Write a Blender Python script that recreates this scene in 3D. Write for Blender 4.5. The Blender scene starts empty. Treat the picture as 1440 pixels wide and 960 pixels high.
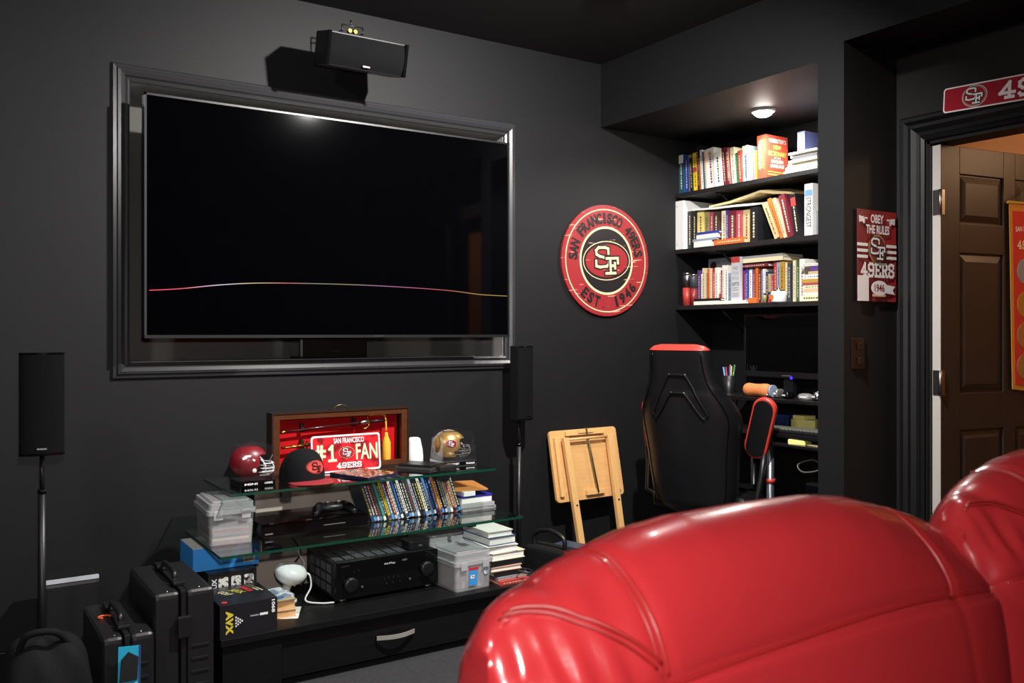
import bpy, bmesh, math, random
from mathutils import Matrix, Vector

random.seed(7)
SC = bpy.context.scene
COL = SC.collection
R = math.radians

# ------------------------------------------------------------------ camera
CAM_Z = 1.275
cam_d = bpy.data.cameras.new('camera')
cam_d.sensor_width = 36.0
cam_d.lens = 31.25
cam_d.shift_y = -12.0 / 1440.0
cam_d.clip_start = 0.05
cam_d.dof.use_dof = True
cam_d.dof.focus_distance = 3.9
cam_d.dof.aperture_fstop = 5.6
cam = bpy.data.objects.new('camera', cam_d)
COL.objects.link(cam)
cam.location = (0, 0, CAM_Z)
cam.rotation_euler = (R(90), 0, R(-33.3))
SC.camera = cam

# ------------------------------------------------------------------ world and exposure
w = bpy.data.worlds.new('world'); SC.world = w; w.use_nodes = True
w.node_tree.nodes['Background'].inputs[0].default_value = (0.05, 0.05, 0.055, 1)
w.node_tree.nodes['Background'].inputs[1].default_value = 0.3
SC.view_settings.view_transform = 'Standard'
SC.view_settings.look = 'None'
SC.view_settings.gamma = 1.0
SC.view_settings.exposure = 0.0
SC.view_settings.use_curve_mapping = False

def lamp(name, kind, loc, power, col=(1, 1, 1), size=0.05, target=None, angle=None, blend=0.5):
    l = bpy.data.lights.new(name, kind); l.energy = power; l.color = col
    if kind == 'AREA': l.shape = 'DISK'; l.size = size
    else: l.shadow_soft_size = size
    if kind == 'SPOT': l.spot_size = R(angle or 120); l.spot_blend = blend
    o = bpy.data.objects.new(name, l); COL.objects.link(o); o.location = loc
    if target:
        o.rotation_euler = (Vector(target) - Vector(loc)).to_track_quat('-Z', 'Y').to_euler()
    return o
# the photographer's flash beside the camera, the ceiling spot above the recliners and an added, unseen fill lamp left of the camera
lamp('camera_flash', 'SPOT', (0.02, -0.02, 1.47), 100, (1, 0.97, 0.94), 0.035, (0.75, 2.6, 0.35), 134, 0.8)
lamp('ceiling_spot_light', 'SPOT', (1.96, 1.95, 2.68), 470, (1, 0.97, 0.94), 0.03, (1.95, 3.4, 0.90), 164, 1.0)
lamp('added_fill_light', 'AREA', (-0.8, 1.2, 2.64), 40, (1, 0.97, 0.95), 0.34, (1.6, 2.2, 1.0))

# ------------------------------------------------------------------ materials
def lin(h):
    if isinstance(h, str):
        h = h.lstrip('#'); c = [int(h[i:i+2], 16) / 255 for i in (0, 2, 4)]
        return tuple((x / 12.92 if x <= 0.04045 else ((x + 0.055) / 1.055) ** 2.4) for x in c)
    return tuple(h)
MATS = {}
def mat(name, col, rough=0.5, metal=0.0, spec=0.5, var=None, bump=None, coat=0.0, emis=0.0, wood=None, alpha=1.0):
    if name in MATS: return MATS[name]
    m = bpy.data.materials.new(name); m.use_nodes = True
    nt = m.node_tree; b = nt.nodes['Principled BSDF']
    c = lin(col)
    b.inputs['Base Color'].default_value = (*c, 1)
    b.inputs['Roughness'].default_value = rough
    b.inputs['Metallic'].default_value = metal
    b.inputs['Specular IOR Level'].default_value = spec
    b.inputs['Coat Weight'].default_value = coat
    b.inputs['Coat Roughness'].default_value = 0.08
    b.inputs['Alpha'].default_value = alpha
    if emis:
        b.inputs['Emission Color'].default_value = (*c, 1)
        b.inputs['Emission Strength'].default_value = emis
    tc = nt.nodes.new('ShaderNodeTexCoord')
    sc, amt = var if var else (14.0, 0.06)
    n = nt.nodes.new('ShaderNodeTexNoise'); n.inputs['Scale'].default_value = sc; n.inputs['Detail'].default_value = 4
    src = tc.outputs['Object']
    if wood:
        mp = nt.nodes.new('ShaderNodeMapping'); mp.inputs['Scale'].default_value = wood
        nt.links.new(tc.outputs['Object'], mp.inputs['Vector']); src = mp.outputs['Vector']
    nt.links.new(src, n.inputs['Vector'])
    mx = nt.nodes.new('ShaderNodeMix'); mx.data_type = 'RGBA'
    mx.inputs['A'].default_value = (*[x * (1 - amt) for x in c], 1)
    mx.inputs['B'].default_value = (*[min(1, x * (1 + amt) + amt * 0.004) for x in c], 1)
    nt.links.new(n.outputs['Fac'], mx.inputs['Factor'])
    nt.links.new(mx.outputs['Result'], b.inputs['Base Color'])
    if bump:
        n2 = nt.nodes.new('ShaderNodeTexNoise'); n2.inputs['Scale'].default_value = bump[0]; n2.inputs['Detail'].default_value = 3
        nt.links.new(tc.outputs['Object'], n2.inputs['Vector'])
        bp = nt.nodes.new('ShaderNodeBump'); bp.inputs['Strength'].default_value = bump[1]; bp.inputs['Distance'].default_value = bump[2] if len(bump) > 2 else 0.002
        nt.links.new(n2.outputs['Fac'], bp.inputs['Height']); nt.links.new(bp.outputs['Normal'], b.inputs['Normal'])
    MATS[name] = m
    return m

def clear_mat(name, tint, gloss_rough=0.01, body=0.0, body_col=(1, 1, 1), ior=1.5, fres=1.0):
    """see-through sheet: tinted transparency, fresnel reflection and a little milky body"""
    if name in MATS: return MATS[name]
    m = bpy.data.materials.new(name); m.use_nodes = True
    nt = m.node_tree; nt.nodes.clear()
    out = nt.nodes.new('ShaderNodeOutputMaterial')
    tr = nt.nodes.new('ShaderNodeBsdfTransparent'); tr.inputs[0].default_value = (*tint, 1)
    gl = nt.nodes.new('ShaderNodeBsdfGlossy'); gl.inputs['Roughness'].default_value = gloss_rough
    df = nt.nodes.new('ShaderNodeBsdfPrincipled'); df.inputs['Base Color'].default_value = (*body_col, 1); df.inputs['Roughness'].default_value = 0.35
    m1 = nt.nodes.new('ShaderNodeMixShader'); m2 = nt.nodes.new('ShaderNodeMixShader')
    m1.inputs[0].default_value = body
    nt.links.new(tr.outputs[0], m1.inputs[1]); nt.links.new(df.outputs[0], m1.inputs[2])
    lw_ = nt.nodes.new('ShaderNodeLayerWeight'); lw_.inputs[0].default_value = 0.5
    pw = nt.nodes.new('ShaderNodeMath'); pw.operation = 'POWER'; pw.inputs[1].default_value = 4.0
    f0 = ((ior - 1) / (ior + 1)) ** 2
    ml = nt.nodes.new('ShaderNodeMath'); ml.operation = 'MULTIPLY_ADD'; ml.inputs[1].default_value = min(1, fres) * (1 - f0); ml.inputs[2].default_value = f0 * fres
    ml.use_clamp = True
    nt.links.new(lw_.outputs['Facing'], pw.inputs[0]); nt.links.new(pw.outputs[0], ml.inputs[0]); nt.links.new(ml.outputs[0], m2.inputs[0])
    nt.links.new(m1.outputs[0], m2.inputs[1]); nt.links.new(gl.outputs[0], m2.inputs[2])
    nt.links.new(m2.outputs[0], out.inputs[0])
    MATS[name] = m
    return m

def nodes_mat(name, fn, rough=0.5, spec=0.5, coat=0.0):
    """principled material whose base colour comes from fn(node_tree, object_coords) -> socket"""
    if name in MATS: return MATS[name]
    m = bpy.data.materials.new(name); m.use_nodes = True
    nt = m.node_tree; b = nt.nodes['Principled BSDF']
    b.inputs['Roughness'].default_value = rough; b.inputs['Specular IOR Level'].default_value = spec; b.inputs['Coat Weight'].default_value = coat
    tc = nt.nodes.new('ShaderNodeTexCoord')
    nt.links.new(fn(nt, tc.outputs['Object']), b.inputs['Base Color'])
    MATS[name] = m
    return m

WALL = mat('wall_paint', '#101012', 0.62, var=(3, 0.06), bump=(260, 0.12, 0.0015), spec=0.3)
CEILM = mat('ceiling_paint', '#333335', 0.8, var=(3, 0.06), spec=0.2)
RECESS = mat('recess_paint', '#151211', 0.6, var=(3, 0.05), bump=(260, 0.1, 0.0015), spec=0.3)
TRIM = mat('trim_paint', '#2f2f31', 0.28, var=(5, 0.05), spec=0.6)
PANELM = mat('niche_panel_paint', '#5a5856', 0.22, var=(3, 0.05), spec=0.6)
LINING = mat('recess_lining_paint', '#8d8986', 0.25, var=(3, 0.05), spec=0.6)
BTRIM = mat('black_gloss_trim', '#0b0b0d', 0.4, spec=0.35)
CARPET = mat('carpet', '#3a3a3c', 0.95, var=(60, 0.25), bump=(400, 0.6, 0.004), spec=0.1)
BLACK = mat('black_plastic', '#131315', 0.4)
BLACKM = mat('black_matte', '#0e0e10', 0.75)
BLACKG = mat('black_gloss', '#08080a', 0.09)
GRILLE = mat('speaker_grille', '#070708', 0.85, bump=(700, 0.7, 0.002), spec=0.15)
SCREEN = mat('screen_glass', '#020203', 0.045, spec=0.45)
SILVER = mat('silver_metal', '#b9b9bd', 0.25, 1.0)
STEEL = mat('brushed_steel', '#a8a49e', 0.32, 1.0)
GREYM = mat('grey_metal', '#8f8a86', 0.4, 0.7)
BACKP = mat('back_panel_grey', '#c9b8ae', 0.45)
CHROME = mat('satin_chrome', '#cfc9c0', 0.3, 0.6)
GOLDM = mat('gold_metal', '#caa24a', 0.25, 1.0)
WHITE = mat('white_plastic', '#e9e9ea', 0.35)
PAPER = mat('white_paper', '#e6e3dc', 0.85, var=(30, 0.05))
PAGES = mat('page_edges', '#ded4bd', 0.9, var=(120, 0.12))
PAGESW = mat('page_edges_white', '#e9e7e0', 0.9, var=(120, 0.08))
LEATHER = mat('red_leather', '#a6272b', 0.27, spec=0.5, var=(4, 0.08), bump=(190, 0.08, 0.002), coat=0.55)
LEATHERD = mat('red_leather_seam', '#94201f', 0.35, bump=(190, 0.1, 0.002))
BLEATHER = mat('black_leather', '#111113', 0.33, spec=0.5, bump=(260, 0.12, 0.002))
REDL = mat('chair_red', '#c0392f', 0.4)
BWOOD = mat('black_ash', '#09090a', 0.45, spec=0.3, wood=(6, 90, 90), var=(3, 0.6), bump=(60, 0.15, 0.001))
OAK = mat('pale_oak', '#d3a267', 0.45, wood=(6, 6, 40), var=(2.2, 0.16))
OAKL = mat('pale_oak_leg', '#d8a96d', 0.45, wood=(60, 60, 4), var=(2.2, 0.16))
WALNUT = mat('walnut', '#4c2812', 0.35, wood=(8, 60, 60), var=(2.5, 0.35))
FELT = mat('red_felt', '#b0141a', 0.95, bump=(500, 0.4, 0.002), spec=0.1)
SIGNRED = mat('sign_red', '#b0202b', 0.3, coat=0.4)
CREAM = mat('cream_print', '#ecdcb4', 0.5)
SIGNWHITE = mat('sign_white', '#efe9e6', 0.3)
GOLDP = mat('gold_print', '#c9a76a', 0.4)
PRINTBLK = mat('black_print', '#141214', 0.5)
GLASS = clear_mat('shelf_glass', (0.86, 0.93, 0.91), 0.01, 0.0, ior=1.6, fres=2.2)
GLASSEDGE = mat('glass_edge', '#0f3d2e', 0.12, coat=0.4)
ACRYL = clear_mat('clear_acrylic', (0.97, 0.97, 0.98), 0.02, 0.003, ior=1.45)
BINM = clear_mat('milky_plastic', (0.86, 0.86, 0.87), 0.25, 0.20, (0.85, 0.85, 0.86), ior=1.4, fres=0.8)
BINLID = clear_mat('milky_lid_plastic', (0.8, 0.8, 0.82), 0.3, 0.34, (0.85, 0.85, 0.86), ior=1.4, fres=0.7)

PAL = {'teal': '#1d4a5c', 'blue': '#2c3c94', 'olive': '#8a8150', 'black': '#17171a', 'yellow': '#e2c02e', 'orange': '#cf6a2f',
 'white': '#ebe7de', 'peach': '#e0b090', 'maroon': '#6b2430', 'cream': '#ddd3b0', 'green': '#4f8a63', 'redbrown': '#9c3a30',
 'cyan': '#a9d6dc', 'pink': '#c9708c', 'lime': '#9cba3a', 'yellowpale': '#d9c777', 'rose': '#a04450', 'brown': '#43302a',
 'tan': '#bda87c', 'purple': '#5a3a7a', 'darkred': '#7c1f22', 'red': '#b03a34', 'greyblue': '#8c9bb0', 'crimson': '#a8224a',
 'navy': '#253a6e', 'gold': '#b08a3a', 'dark': '#3b4048', 'greendark': '#3d5a34', 'grey': '#8c8c90', 'silver': '#b8bcc4',
 'lightblue': '#4f93d6', 'steelblue': '#5b7fa8'}
def pm(k): return mat('print_' + k, PAL[k], 0.45, coat=0.1)

# ------------------------------------------------------------------ mesh builder
class MB:
    def __init__(s): s.v = []; s.f = []; s.sm = []
    def add(s, vs, fs, smooth=False, M=None):
        o = len(s.v)
        for p in vs:
            p = Vector(p)
            s.v.append(tuple(M @ p) if M else tuple(p))
        for f in fs: s.f.append([i + o for i in f]); s.sm.append(smooth)
        return s
    def box(s, x0, x1, y0, y1, z0, z1, M=None):
        vs = [(x, y, z) for x in (x0, x1) for y in (y0, y1) for z in (z0, z1)]
        return s.add(vs, [(0, 1, 3, 2), (4, 6, 7, 5), (0, 4, 5, 1), (2, 3, 7, 6), (0, 2, 6, 4), (1, 5, 7, 3)], False, M)
    def quad(s, a, b, c, d): return s.add([a, b, c, d], [(0, 1, 2, 3)])
    def prism(s, pts, z0, z1, M=None, smooth=False):
        n = len(pts)
        vs = [(p[0], p[1], z0) for p in pts] + [(p[0], p[1], z1) for p in pts]
        fs = [list(range(n))[::-1], list(range(n, 2 * n))]
        s.add(vs, fs, False, M)
        o = len(s.v) - 2 * n
        for i in range(n):
            j = (i + 1) % n
            s.f.append([o + i, o + j, o + n + j, o + n + i]); s.sm.append(smooth)
        return s
    def lathe(s, prof, n=24, M=None, smooth=True, cap=True):
        vs = []; fs = []
        for r, z in prof:
            for k in range(n):
                a = 2 * math.pi * k / n
                vs.append((r * math.cos(a), r * math.sin(a), z))
        for i in range(len(prof) - 1):
            for k in range(n):
                k2 = (k + 1) % n
                fs.append((i * n + k, i * n + k2, (i + 1) * n + k2, (i + 1) * n + k))
        s.add(vs, fs, smooth, M)
        if cap:
            o = len(s.v) - len(vs)
            s.f.append([o + k for k in range(n)][::-1]); s.sm.append(False)
            s.f.append([o + (len(prof) - 1) * n + k for k in range(n)]); s.sm.append(False)
        return s
    def cyl(s, p, q, r, n=16, r2=None):
        p = Vector(p); q = Vector(q); d = q - p
        M = Matrix.Translation(p) @ d.to_track_quat('Z', 'Y').to_matrix().to_4x4()
        return s.lathe([(r, 0), (r if r2 is None else r2, d.length)], n, M)
    def tube(s, pts, r, n=8, closed=False):
        P = [Vector(p) for p in pts]; m = len(P); vs = []; fs = []
        up = Vector((0.13, 0.21, 0.97))
        for i in range(m):
            if closed: t = P[(i + 1) % m] - P[i - 1]
            else: t = P[min(i + 1, m - 1)] - P[max(i - 1, 0)]
            if t.length < 1e-9: t = Vector((0, 0, 1))
            t.normalize()
            u = up - t * up.dot(t)
            if u.length < 1e-3: u = Vector((1, 0, 0)) - t * t.x
            u.normalize(); up = u; b = t.cross(u)
            rr = r[i] if isinstance(r, (list, tuple)) else r
            for k in range(n):
                a = 2 * math.pi * k / n
                vs.append(P[i] + (u * math.cos(a) + b * math.sin(a)) * rr)
        for i in range(m if closed else m - 1):
            j = (i + 1) % m
            for k in range(n):
                k2 = (k + 1) % n
                fs.append((i * n + k, i * n + k2, j * n + k2, j * n + k))
        s.add(vs, fs, True)
        if not closed:
            o = len(s.v) - len(vs)
            s.f.append([o + k for k in range(n)][::-1]); s.sm.append(False)
            s.f.append([o + (m - 1) * n + k for k in range(n)]); s.sm.append(False)
        return s
    def grid(s, fn, nu, nv, cu=False, cv=False, skip=None):
        vs = [fn(i / (nu if cu else nu - 1), j / (nv if cv else nv - 1)) for i in range(nu) for j in range(nv)]
        fs = []
        for i in range(nu if cu else nu - 1):
            for j in range(nv if cv else nv - 1):
                i2 = (i + 1) % nu; j2 = (j + 1) % nv
                f = (i * nv + j, i2 * nv + j, i2 * nv + j2, i * nv + j2)
                if skip and skip([vs[k] for k in f]): continue
                fs.append(f)
        return s.add(vs, fs, True)
    def strokes(s, glyph, x, y, w, h, t, z=0.0):
        """flat lettering: every stroke a run of quads"""
        for line in glyph:
            P = [(x + a * w, y + b * h) for a, b in line]
            for (ax, ay), (bx, by) in zip(P, P[1:]):
                dx, dy = bx - ax, by - ay; L = math.hypot(dx, dy) or 1
                ux, uy = dx / L * t / 2, dy / L * t / 2
                s.quad((ax - ux - uy, ay - uy + ux, z), (ax - ux + uy, ay - uy - ux, z), (bx + ux + uy, by + uy - ux, z), (bx + ux - uy, by + uy + ux, z)); z += 2.5e-5
        return s
    def mesh(s, name, bevel=0.0, seg=2, weld=False):
        me = bpy.data.meshes.new(name)
        me.from_pydata(s.v, [], s.f)
        me.polygons.foreach_set('use_smooth', s.sm)
        bm = bmesh.new(); bm.from_mesh(me)
        if weld: bmesh.ops.remove_doubles(bm, verts=bm.verts, dist=1e-5)
        bmesh.ops.recalc_face_normals(bm, faces=bm.faces)
        if bevel:
            es = [e for e in bm.edges if len(e.link_faces) == 2 and e.calc_face_angle(0) > 0.6]
            bmesh.ops.bevel(bm, geom=es, offset=bevel, segments=seg, affect='EDGES', profile=0.6, clamp_overlap=True)
        bm.to_mesh(me); bm.free(); me.update()
        return me
    def build(s, name, m, parent=None, bevel=0.0, seg=2, label=None, M=None, weld=False):
        me = s.mesh(name, bevel, seg, weld); me.materials.append(m)
        o = bpy.data.objects.new(name, me); COL.objects.link(o)
        if M is not None: o.matrix_world = M
        if parent is not None: o.parent = parent
        if label: o['label'] = label
        return o

def tag(o, label, cat, group=None):
    o['label'] = label; o['category'] = cat
    if group: o['group'] = group
    return o
def thing(name, label, cat, loc=(0, 0, 0), rotz=0.0, group=None, M=None):
    o = bpy.data.objects.new(name, None); COL.objects.link(o); o.empty_display_size = 0.05
    if M is not None: o.matrix_world = M
    else: o.location = loc; o.rotation_euler = (0, 0, R(rotz))
    return tag(o, label, cat, group)
def struct(o): o['kind'] = 'structure'; return o
def frame(o, right, up):
    r = Vector(right).normalized(); u = Vector(up).normalized(); n = r.cross(u)
    M = Matrix((r, u, n)).transposed().to_4x4(); M.translation = Vector(o)
    return M
def onwall(x, z, y): return frame((x, y, z), (1, 0, 0), (0, 0, 1))        # faces -Y
def onside(y, z, x): return frame((x, y, z), (0, -1, 0), (0, 0, 1))       # faces -X
T = Matrix.Translation
def oval(w, h, n=40): return [(w / 2 * math.cos(2 * math.pi * k / n), h / 2 * math.sin(2 * math.pi * k / n)) for k in range(n)]
def rrect(w, h, r, n=5, cx=0, cy=0):
    out = []
    for sx, sy, a0 in ((1, 1, 0), (-1, 1, 90), (-1, -1, 180), (1, -1, 270)):
        for k in range(n + 1):
            a = R(a0 + 90 * k / n)
            out.append((cx + sx * (w / 2 - r) + r * math.cos(a), cy + sy * (h / 2 - r) + r * math.sin(a)))
    return out

_fc = {}
def text_mesh(s, w, h, bold=0.0):
    """text turned into a flat mesh fitted to a w x h box centred on the origin"""
    cu = bpy.data.curves.new('lettering', 'FONT'); cu.body = s; cu.size = 1.0; cu.offset = bold; cu.extrude = 0.0; cu.resolution_u = 3
    cu.align_x = 'CENTER'; cu.align_y = 'CENTER'
    ob = bpy.data.objects.new('lettering', cu)
    me = bpy.data.meshes.new_from_object(ob)
    bpy.data.objects.remove(ob); bpy.data.curves.remove(cu)
    xs = [v.co.x for v in me.vertices]; ys = [v.co.y for v in me.vertices]
    cx, cy = (max(xs) + min(xs)) / 2, (max(ys) + min(ys)) / 2
    kx, ky = w / (max(xs) - min(xs)), h / (max(ys) - min(ys))
    for v in me.vertices: v.co = Vector(((v.co.x - cx) * kx, (v.co.y - cy) * ky, 0))
    return me
def text(s, w, h, m, parent, x=0, y=0, z=0.001, rot=0.0, bold=0.0, name='lettering', pre=None):
    me = text_mesh(s, w, h, bold); me.materials.clear(); me.materials.append(m)
    M = T((x, y, z)) @ Matrix.Rotation(rot, 4, 'Z')
    if pre is not None: M = pre @ M
    me.transform(M)
    o = bpy.data.objects.new(name, me); COL.objects.link(o); o.parent = parent
    return o
G = {
 '4': [[(.64, 0.03), (.64, .97)], [(.64, .97), (.05, .32), (.95, .32)], [(.42, .03), (.88, .03)]],
 '9': [[(.9, .55), (.9, .85), (.7, .97), (.3, .97), (.1, .85), (.1, .6), (.3, .46), (.9, .46)], [(.9, .55), (.85, .2), (.65, .03), (.2, .03), (.1, .15)]],
 '1': [[(.5, .03), (.5, .97)], [(.24, .78), (.5, .97)], [(.2, .03), (.8, .03)]],
 '#': [[(.28, 0), (.36, 1)], [(.62, 0), (.70, 1)], [(.02, .34), (.94, .34)], [(.04, .68), (.96, .68)]],
 'E': [[(.2, .97), (.2, .03)], [(.05, .97), (.9, .97), (.9, .78)], [(.2, .5), (.65, .5)], [(.05, .03), (.9, .03), (.9, .24)]],
 'R': [[(.2, .97), (.2, .03)], [(.05, .97), (.7, .97), (.88, .82), (.88, .65), (.7, .5), (.2, .5)], [(.55, .5), (.85, .03), (1.0, .03)], [(.03, .03), (.40, .03)]],
 'S': [[(.88, .72), (.88, .9), (.7, .97), (.3, .97), (.1, .85), (.1, .65), (.3, .53), (.7, .47), (.9, .35), (.9, .15), (.7, .03), (.3, .03), (.1, .12), (.1, .3)]],
 'S_': [[(.60, .76), (.60, .93), (.46, .98), (.18, .98), (.06, .88), (.08, .74), (.20, .67), (.48, .60), (.60, .52), (.60, .38), (.50, .30), (.20, .28), (.04, .32), (.04, .50)]],
 'F_': [[(.66, .58), (.66, .04)], [(.46, .04), (.86, .04)], [(.50, .58), (1.0, .58), (1.0, .40)], [(.66, .31), (.86, .31)], [(.86, .40), (.86, .22)]],
}
def slab(s, w, h, m, parent, x=0, y=0, z=0.001, t=None, name='lettering'):
    b = MB(); n = len(s); cw = w / n
    for i, ch in enumerate(s): b.strokes(G[ch], x - w / 2 + i * cw + cw * .08, y - h / 2, cw * .84, h, t or h * .17, z)
    return b.build(name, m, parent)
def emblem(parent, w, h, rings, letters, x=0, y=0, z=0.0008, warp=None, lw=.42, lh=.62, tk=.065):
    """concentric oval rings with two interlocked letters; rings = [(scale, material)] from outside in"""
    root = None
    for i, (k, m) in enumerate(rings):
        b = MB(); pts = oval(w * k if i == 0 else w - h * (1 - k), h * k, 36)
        pts = [(x + p[0], y + p[1]) for p in pts]
        vs = [(x, y, z + i * .0006)] + [(p[0], p[1], z + i * .0006) for p in pts]
        if warp: vs = [warp(v) for v in vs]
        b.add(vs, [(0, q + 1, (q + 1) % 36 + 1) for q in range(36)])
        o = b.build('emblem' if root is None else 'emblem_oval', m, root if root is not None else parent)
        if root is None: root = o
    s2 = h * lh * 1.05; zl = z + len(rings) * .0006 + .0004
    for q, (gl, tt_, m_, nm) in enumerate((('S_', 2.0, PRINTBLK, 'emblem_letter_outline'), ('S_', 1, letters, 'emblem_letter'), ('F_', 2.0, PRINTBLK, 'emblem_letter_outline'), ('F_', 1, letters, 'emblem_letter'))):
        if letters is MATS.get('cap_wool') and tt_ > 1: continue
        b = MB(); b.strokes(G[gl], x - s2 * .52, y - h * lh / 2, s2, h * lh, h * tk * tt_, zl + q * .0005)
        if warp: b.v = [warp(v) for v in b.v]
        b.build(nm, m_, root)
    return root

# ================================================================== THE SETTING
YW = 3.74           # face of the television wall
XR = 3.03           # face of the right wall (pier, headers)
XD = 3.38           # face of the door wall inside its recess
CEIL = 2.72
struct(MB().box(-1.3, 5.1, -2.3, 4.0, -0.06, 0.0).build('floor', CARPET))
struct(MB().box(-1.3, 5.1, -2.3, 4.0, CEIL, CEIL + .06).build('ceiling', CEILM))
OX0, OX1, OZ0, OZ1 = .655, 2.41, 1.155, 2.265      # opening that takes the television
b = MB()
b.box(-1.3, OX0, YW, YW + .26, 0, CEIL); b.box(OX1, 4.0, YW, YW + .26, 0, CEIL)
b.box(OX0, OX1, YW, YW + .26, 0, OZ0); b.box(OX0, OX1, YW, YW + .26, OZ1, CEIL)
wb = struct(b.build('wall_back', WALL))
MB().box(OX0, OX1, YW + .2, YW + .26, OZ0, OZ1).build('recess_panel', PANELM, wb)
b = MB()
b.box(OX0, OX1, YW + .005, YW + .2, OZ1 - .006, OZ1); b.box(OX0, OX1, YW + .005, YW + .2, OZ0, OZ0 + .006)
b.box(OX0, OX0 + .006, YW + .005, YW + .2, OZ0, OZ1); b.box(OX1 - .006, OX1, YW + .005, YW + .2, OZ0, OZ1)
b.build('recess_lining', LINING, wb)
struct(MB().box(-1.36, -1.3, -2.3, 4.0, 0, CEIL).build('wall_left', WALL))
struct(MB().box(-1.3, 3.5, -2.36, -2.3, 0, CEIL).build('wall_rear', WALL))
# right wall: header over the desk niche, pier, header over the door recess, run of wall nearer the camera
struct(MB().box(XR, 3.95, 2.342, YW, 2.38, CEIL).build('wall_header', WALL))
struct(MB().box(3.87, 3.99, 2.342, YW, 0, 2.38).build('wall_niche', WALL))
b = MB(); b.box(XR, XR + .012, 2.222, 2.342, 0, CEIL)
struct(b.build('wall_pier', WALL))
b = MB(); b.box(XR + .012, 4.95, 2.22, 2.342, 0, CEIL); b.box(XR, XR + .012, 2.22, 2.2221, 0, CEIL)
struct(b.build('wall_return', RECESS))
struct(MB().box(XR, XR + .012, .8, 2.22, 2.43, CEIL).build('wall_lintel', WALL))
struct(MB().box(XR + .012, 3.5, .8, 2.22, 2.43, CEIL).build('wall_soffit', RECESS))
struct(MB().box(XR, 3.5, -2.3, .8, 0, CEIL).build('wall_right', WALL))
DY0, DY1, DZ = 1.25, 2.085, 2.05
b = MB(); b.box(XD, 3.5, DY1, 2.22, 0, 2.43); b.box(XD, 3.5, .8, DY0, 0, 2.43); b.box(XD, 3.5, DY0, DY1, DZ, 2.43)
struct(b.build('wall_door', RECESS))
# hall beyond the open door
HALL = mat('hall_paint', '#c9a888', 0.8, var=(3, 0.05))
b = MB(); b.box(4.95, 5.05, .3, 2.3, 0, 2.44); b.box(3.5, 4.95, .3, .36, 0, 2.44)
b.box(3.5, 3.51, .36, DY0, 0, 2.44); b.box(3.5, 3.51, DY0, DY1, DZ, 2.44); b.box(3.5, 4.95, 2.205, 2.2199, 0, 2.44)
struct(b.build('wall_hall', HALL))
struct(MB().box(3.5, 4.95, .36, 2.205, 2.44, 2.5).build('ceiling_hall', HALL))
lamp('hall_lamp_light', 'POINT', (4.35, 1.1, 2.2), 11, (1, 0.62, 0.34), 0.08)
t = thing('hall_ceiling_lamp', 'warm round ceiling lamp in the hall beyond the door', 'lamp', (4.35, 1.1, 2.40))
MB().lathe([(.06, .04), (.06, .02), (.05, .0)], 24).build('base', SILVER, t)
MB().lathe([(.10, .02), (.11, -.01), (.08, -.06), (.03, -.08)], 24).build('shade', mat('lamp_warm', '#ffc890', 0.5, emis=3), t)

# stepped moulding around the television recess (four mitred lengths)
def mould(name, corners, prof, m):
    """sweep a profile (outward, proud) around a rectangle on the wall; corners = x0,x1,z0,z1 of the opening"""
    x0, x1, z0, z1 = corners
    q = [(x0, z0, -1, -1), (x1, z0, 1, -1), (x1, z1, 1, 1), (x0, z1, -1, 1)]
    for i in range(4):
        a = q[i]; c = q[(i + 1) % 4]; b = MB(); vs = []
        for p in (a, c):
            for o_, d_ in prof: vs.append((p[0] + p[2] * o_, YW - d_, p[1] + p[3] * o_))
        n = len(prof)
        fs = [(k, (k + 1) % n, n + (k + 1) % n, n + k) for k in range(n)] + [list(range(n)), list(range(n, 2 * n))]
        b.add(vs, fs)
        struct(b.build(name % (i + 1), m))
mould('trim_%d', (OX0, OX1, OZ0, OZ1), [(-.004, -.01), (-.004, .012), (.004, .016), (.010, .012), (.016, .022), (.030, .030), (.040, .026), (.044, .018), (.056, .014), (.062, .004), (.062, -.01)], TRIM)

# baseboards
struct(MB().box(-1.3, 3.87, YW - .014, YW, 0, .11).build('baseboard_back', BTRIM, bevel=.003))
struct(MB().box(XR - .014, XR, -2.2, .8, 0, .11).build('baseboard_right', BTRIM, bevel=.003))

# door casing: jamb lengths and head, stepped black gloss boards on the door wall
def casing(name, pts_of, prof):
    b = MB(); vs = []
    n = len(prof)
    for e in (0, 1):
        for o_, d_ in prof: vs.append(pts_of(e, o_, d_))
    b.add(vs, [(k, (k + 1) % n, n + (k + 1) % n, n + k) for k in range(n)] + [list(range(n)), list(range(n, 2 * n))])
    return struct(b.build(name, BTRIM))
CP = [(.004, 0), (.004, .012), (.018, .016), (.026, .010), (.040, .012), (.058, .022), (.072, .020), (.086, .030), (.10, .030), (.108, .02), (.108, 0)]
casing('trim_5', lambda e, o_, d_: (XD - d_, DY1 + o_, (0 if e == 0 else DZ + o_)), CP)
casing('trim_6', lambda e, o_, d_: (XD - d_, DY0 - o_, (0 if e == 0 else DZ + o_)), CP)
casing('trim_7', lambda e, o_, d_: (XD - d_, (DY1 + o_ if e == 0 else DY0 - o_), DZ + o_), CP)
b = MB(); b.box(XD, 3.5, DY1 - .012, DY1, 0, DZ); b.box(XD, 3.5, DY0, DY0 + .012, 0, DZ); b.box(XD, 3.5, DY0, DY1, DZ - .012, DZ)
struct(b.build('trim_8', BTRIM))

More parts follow.
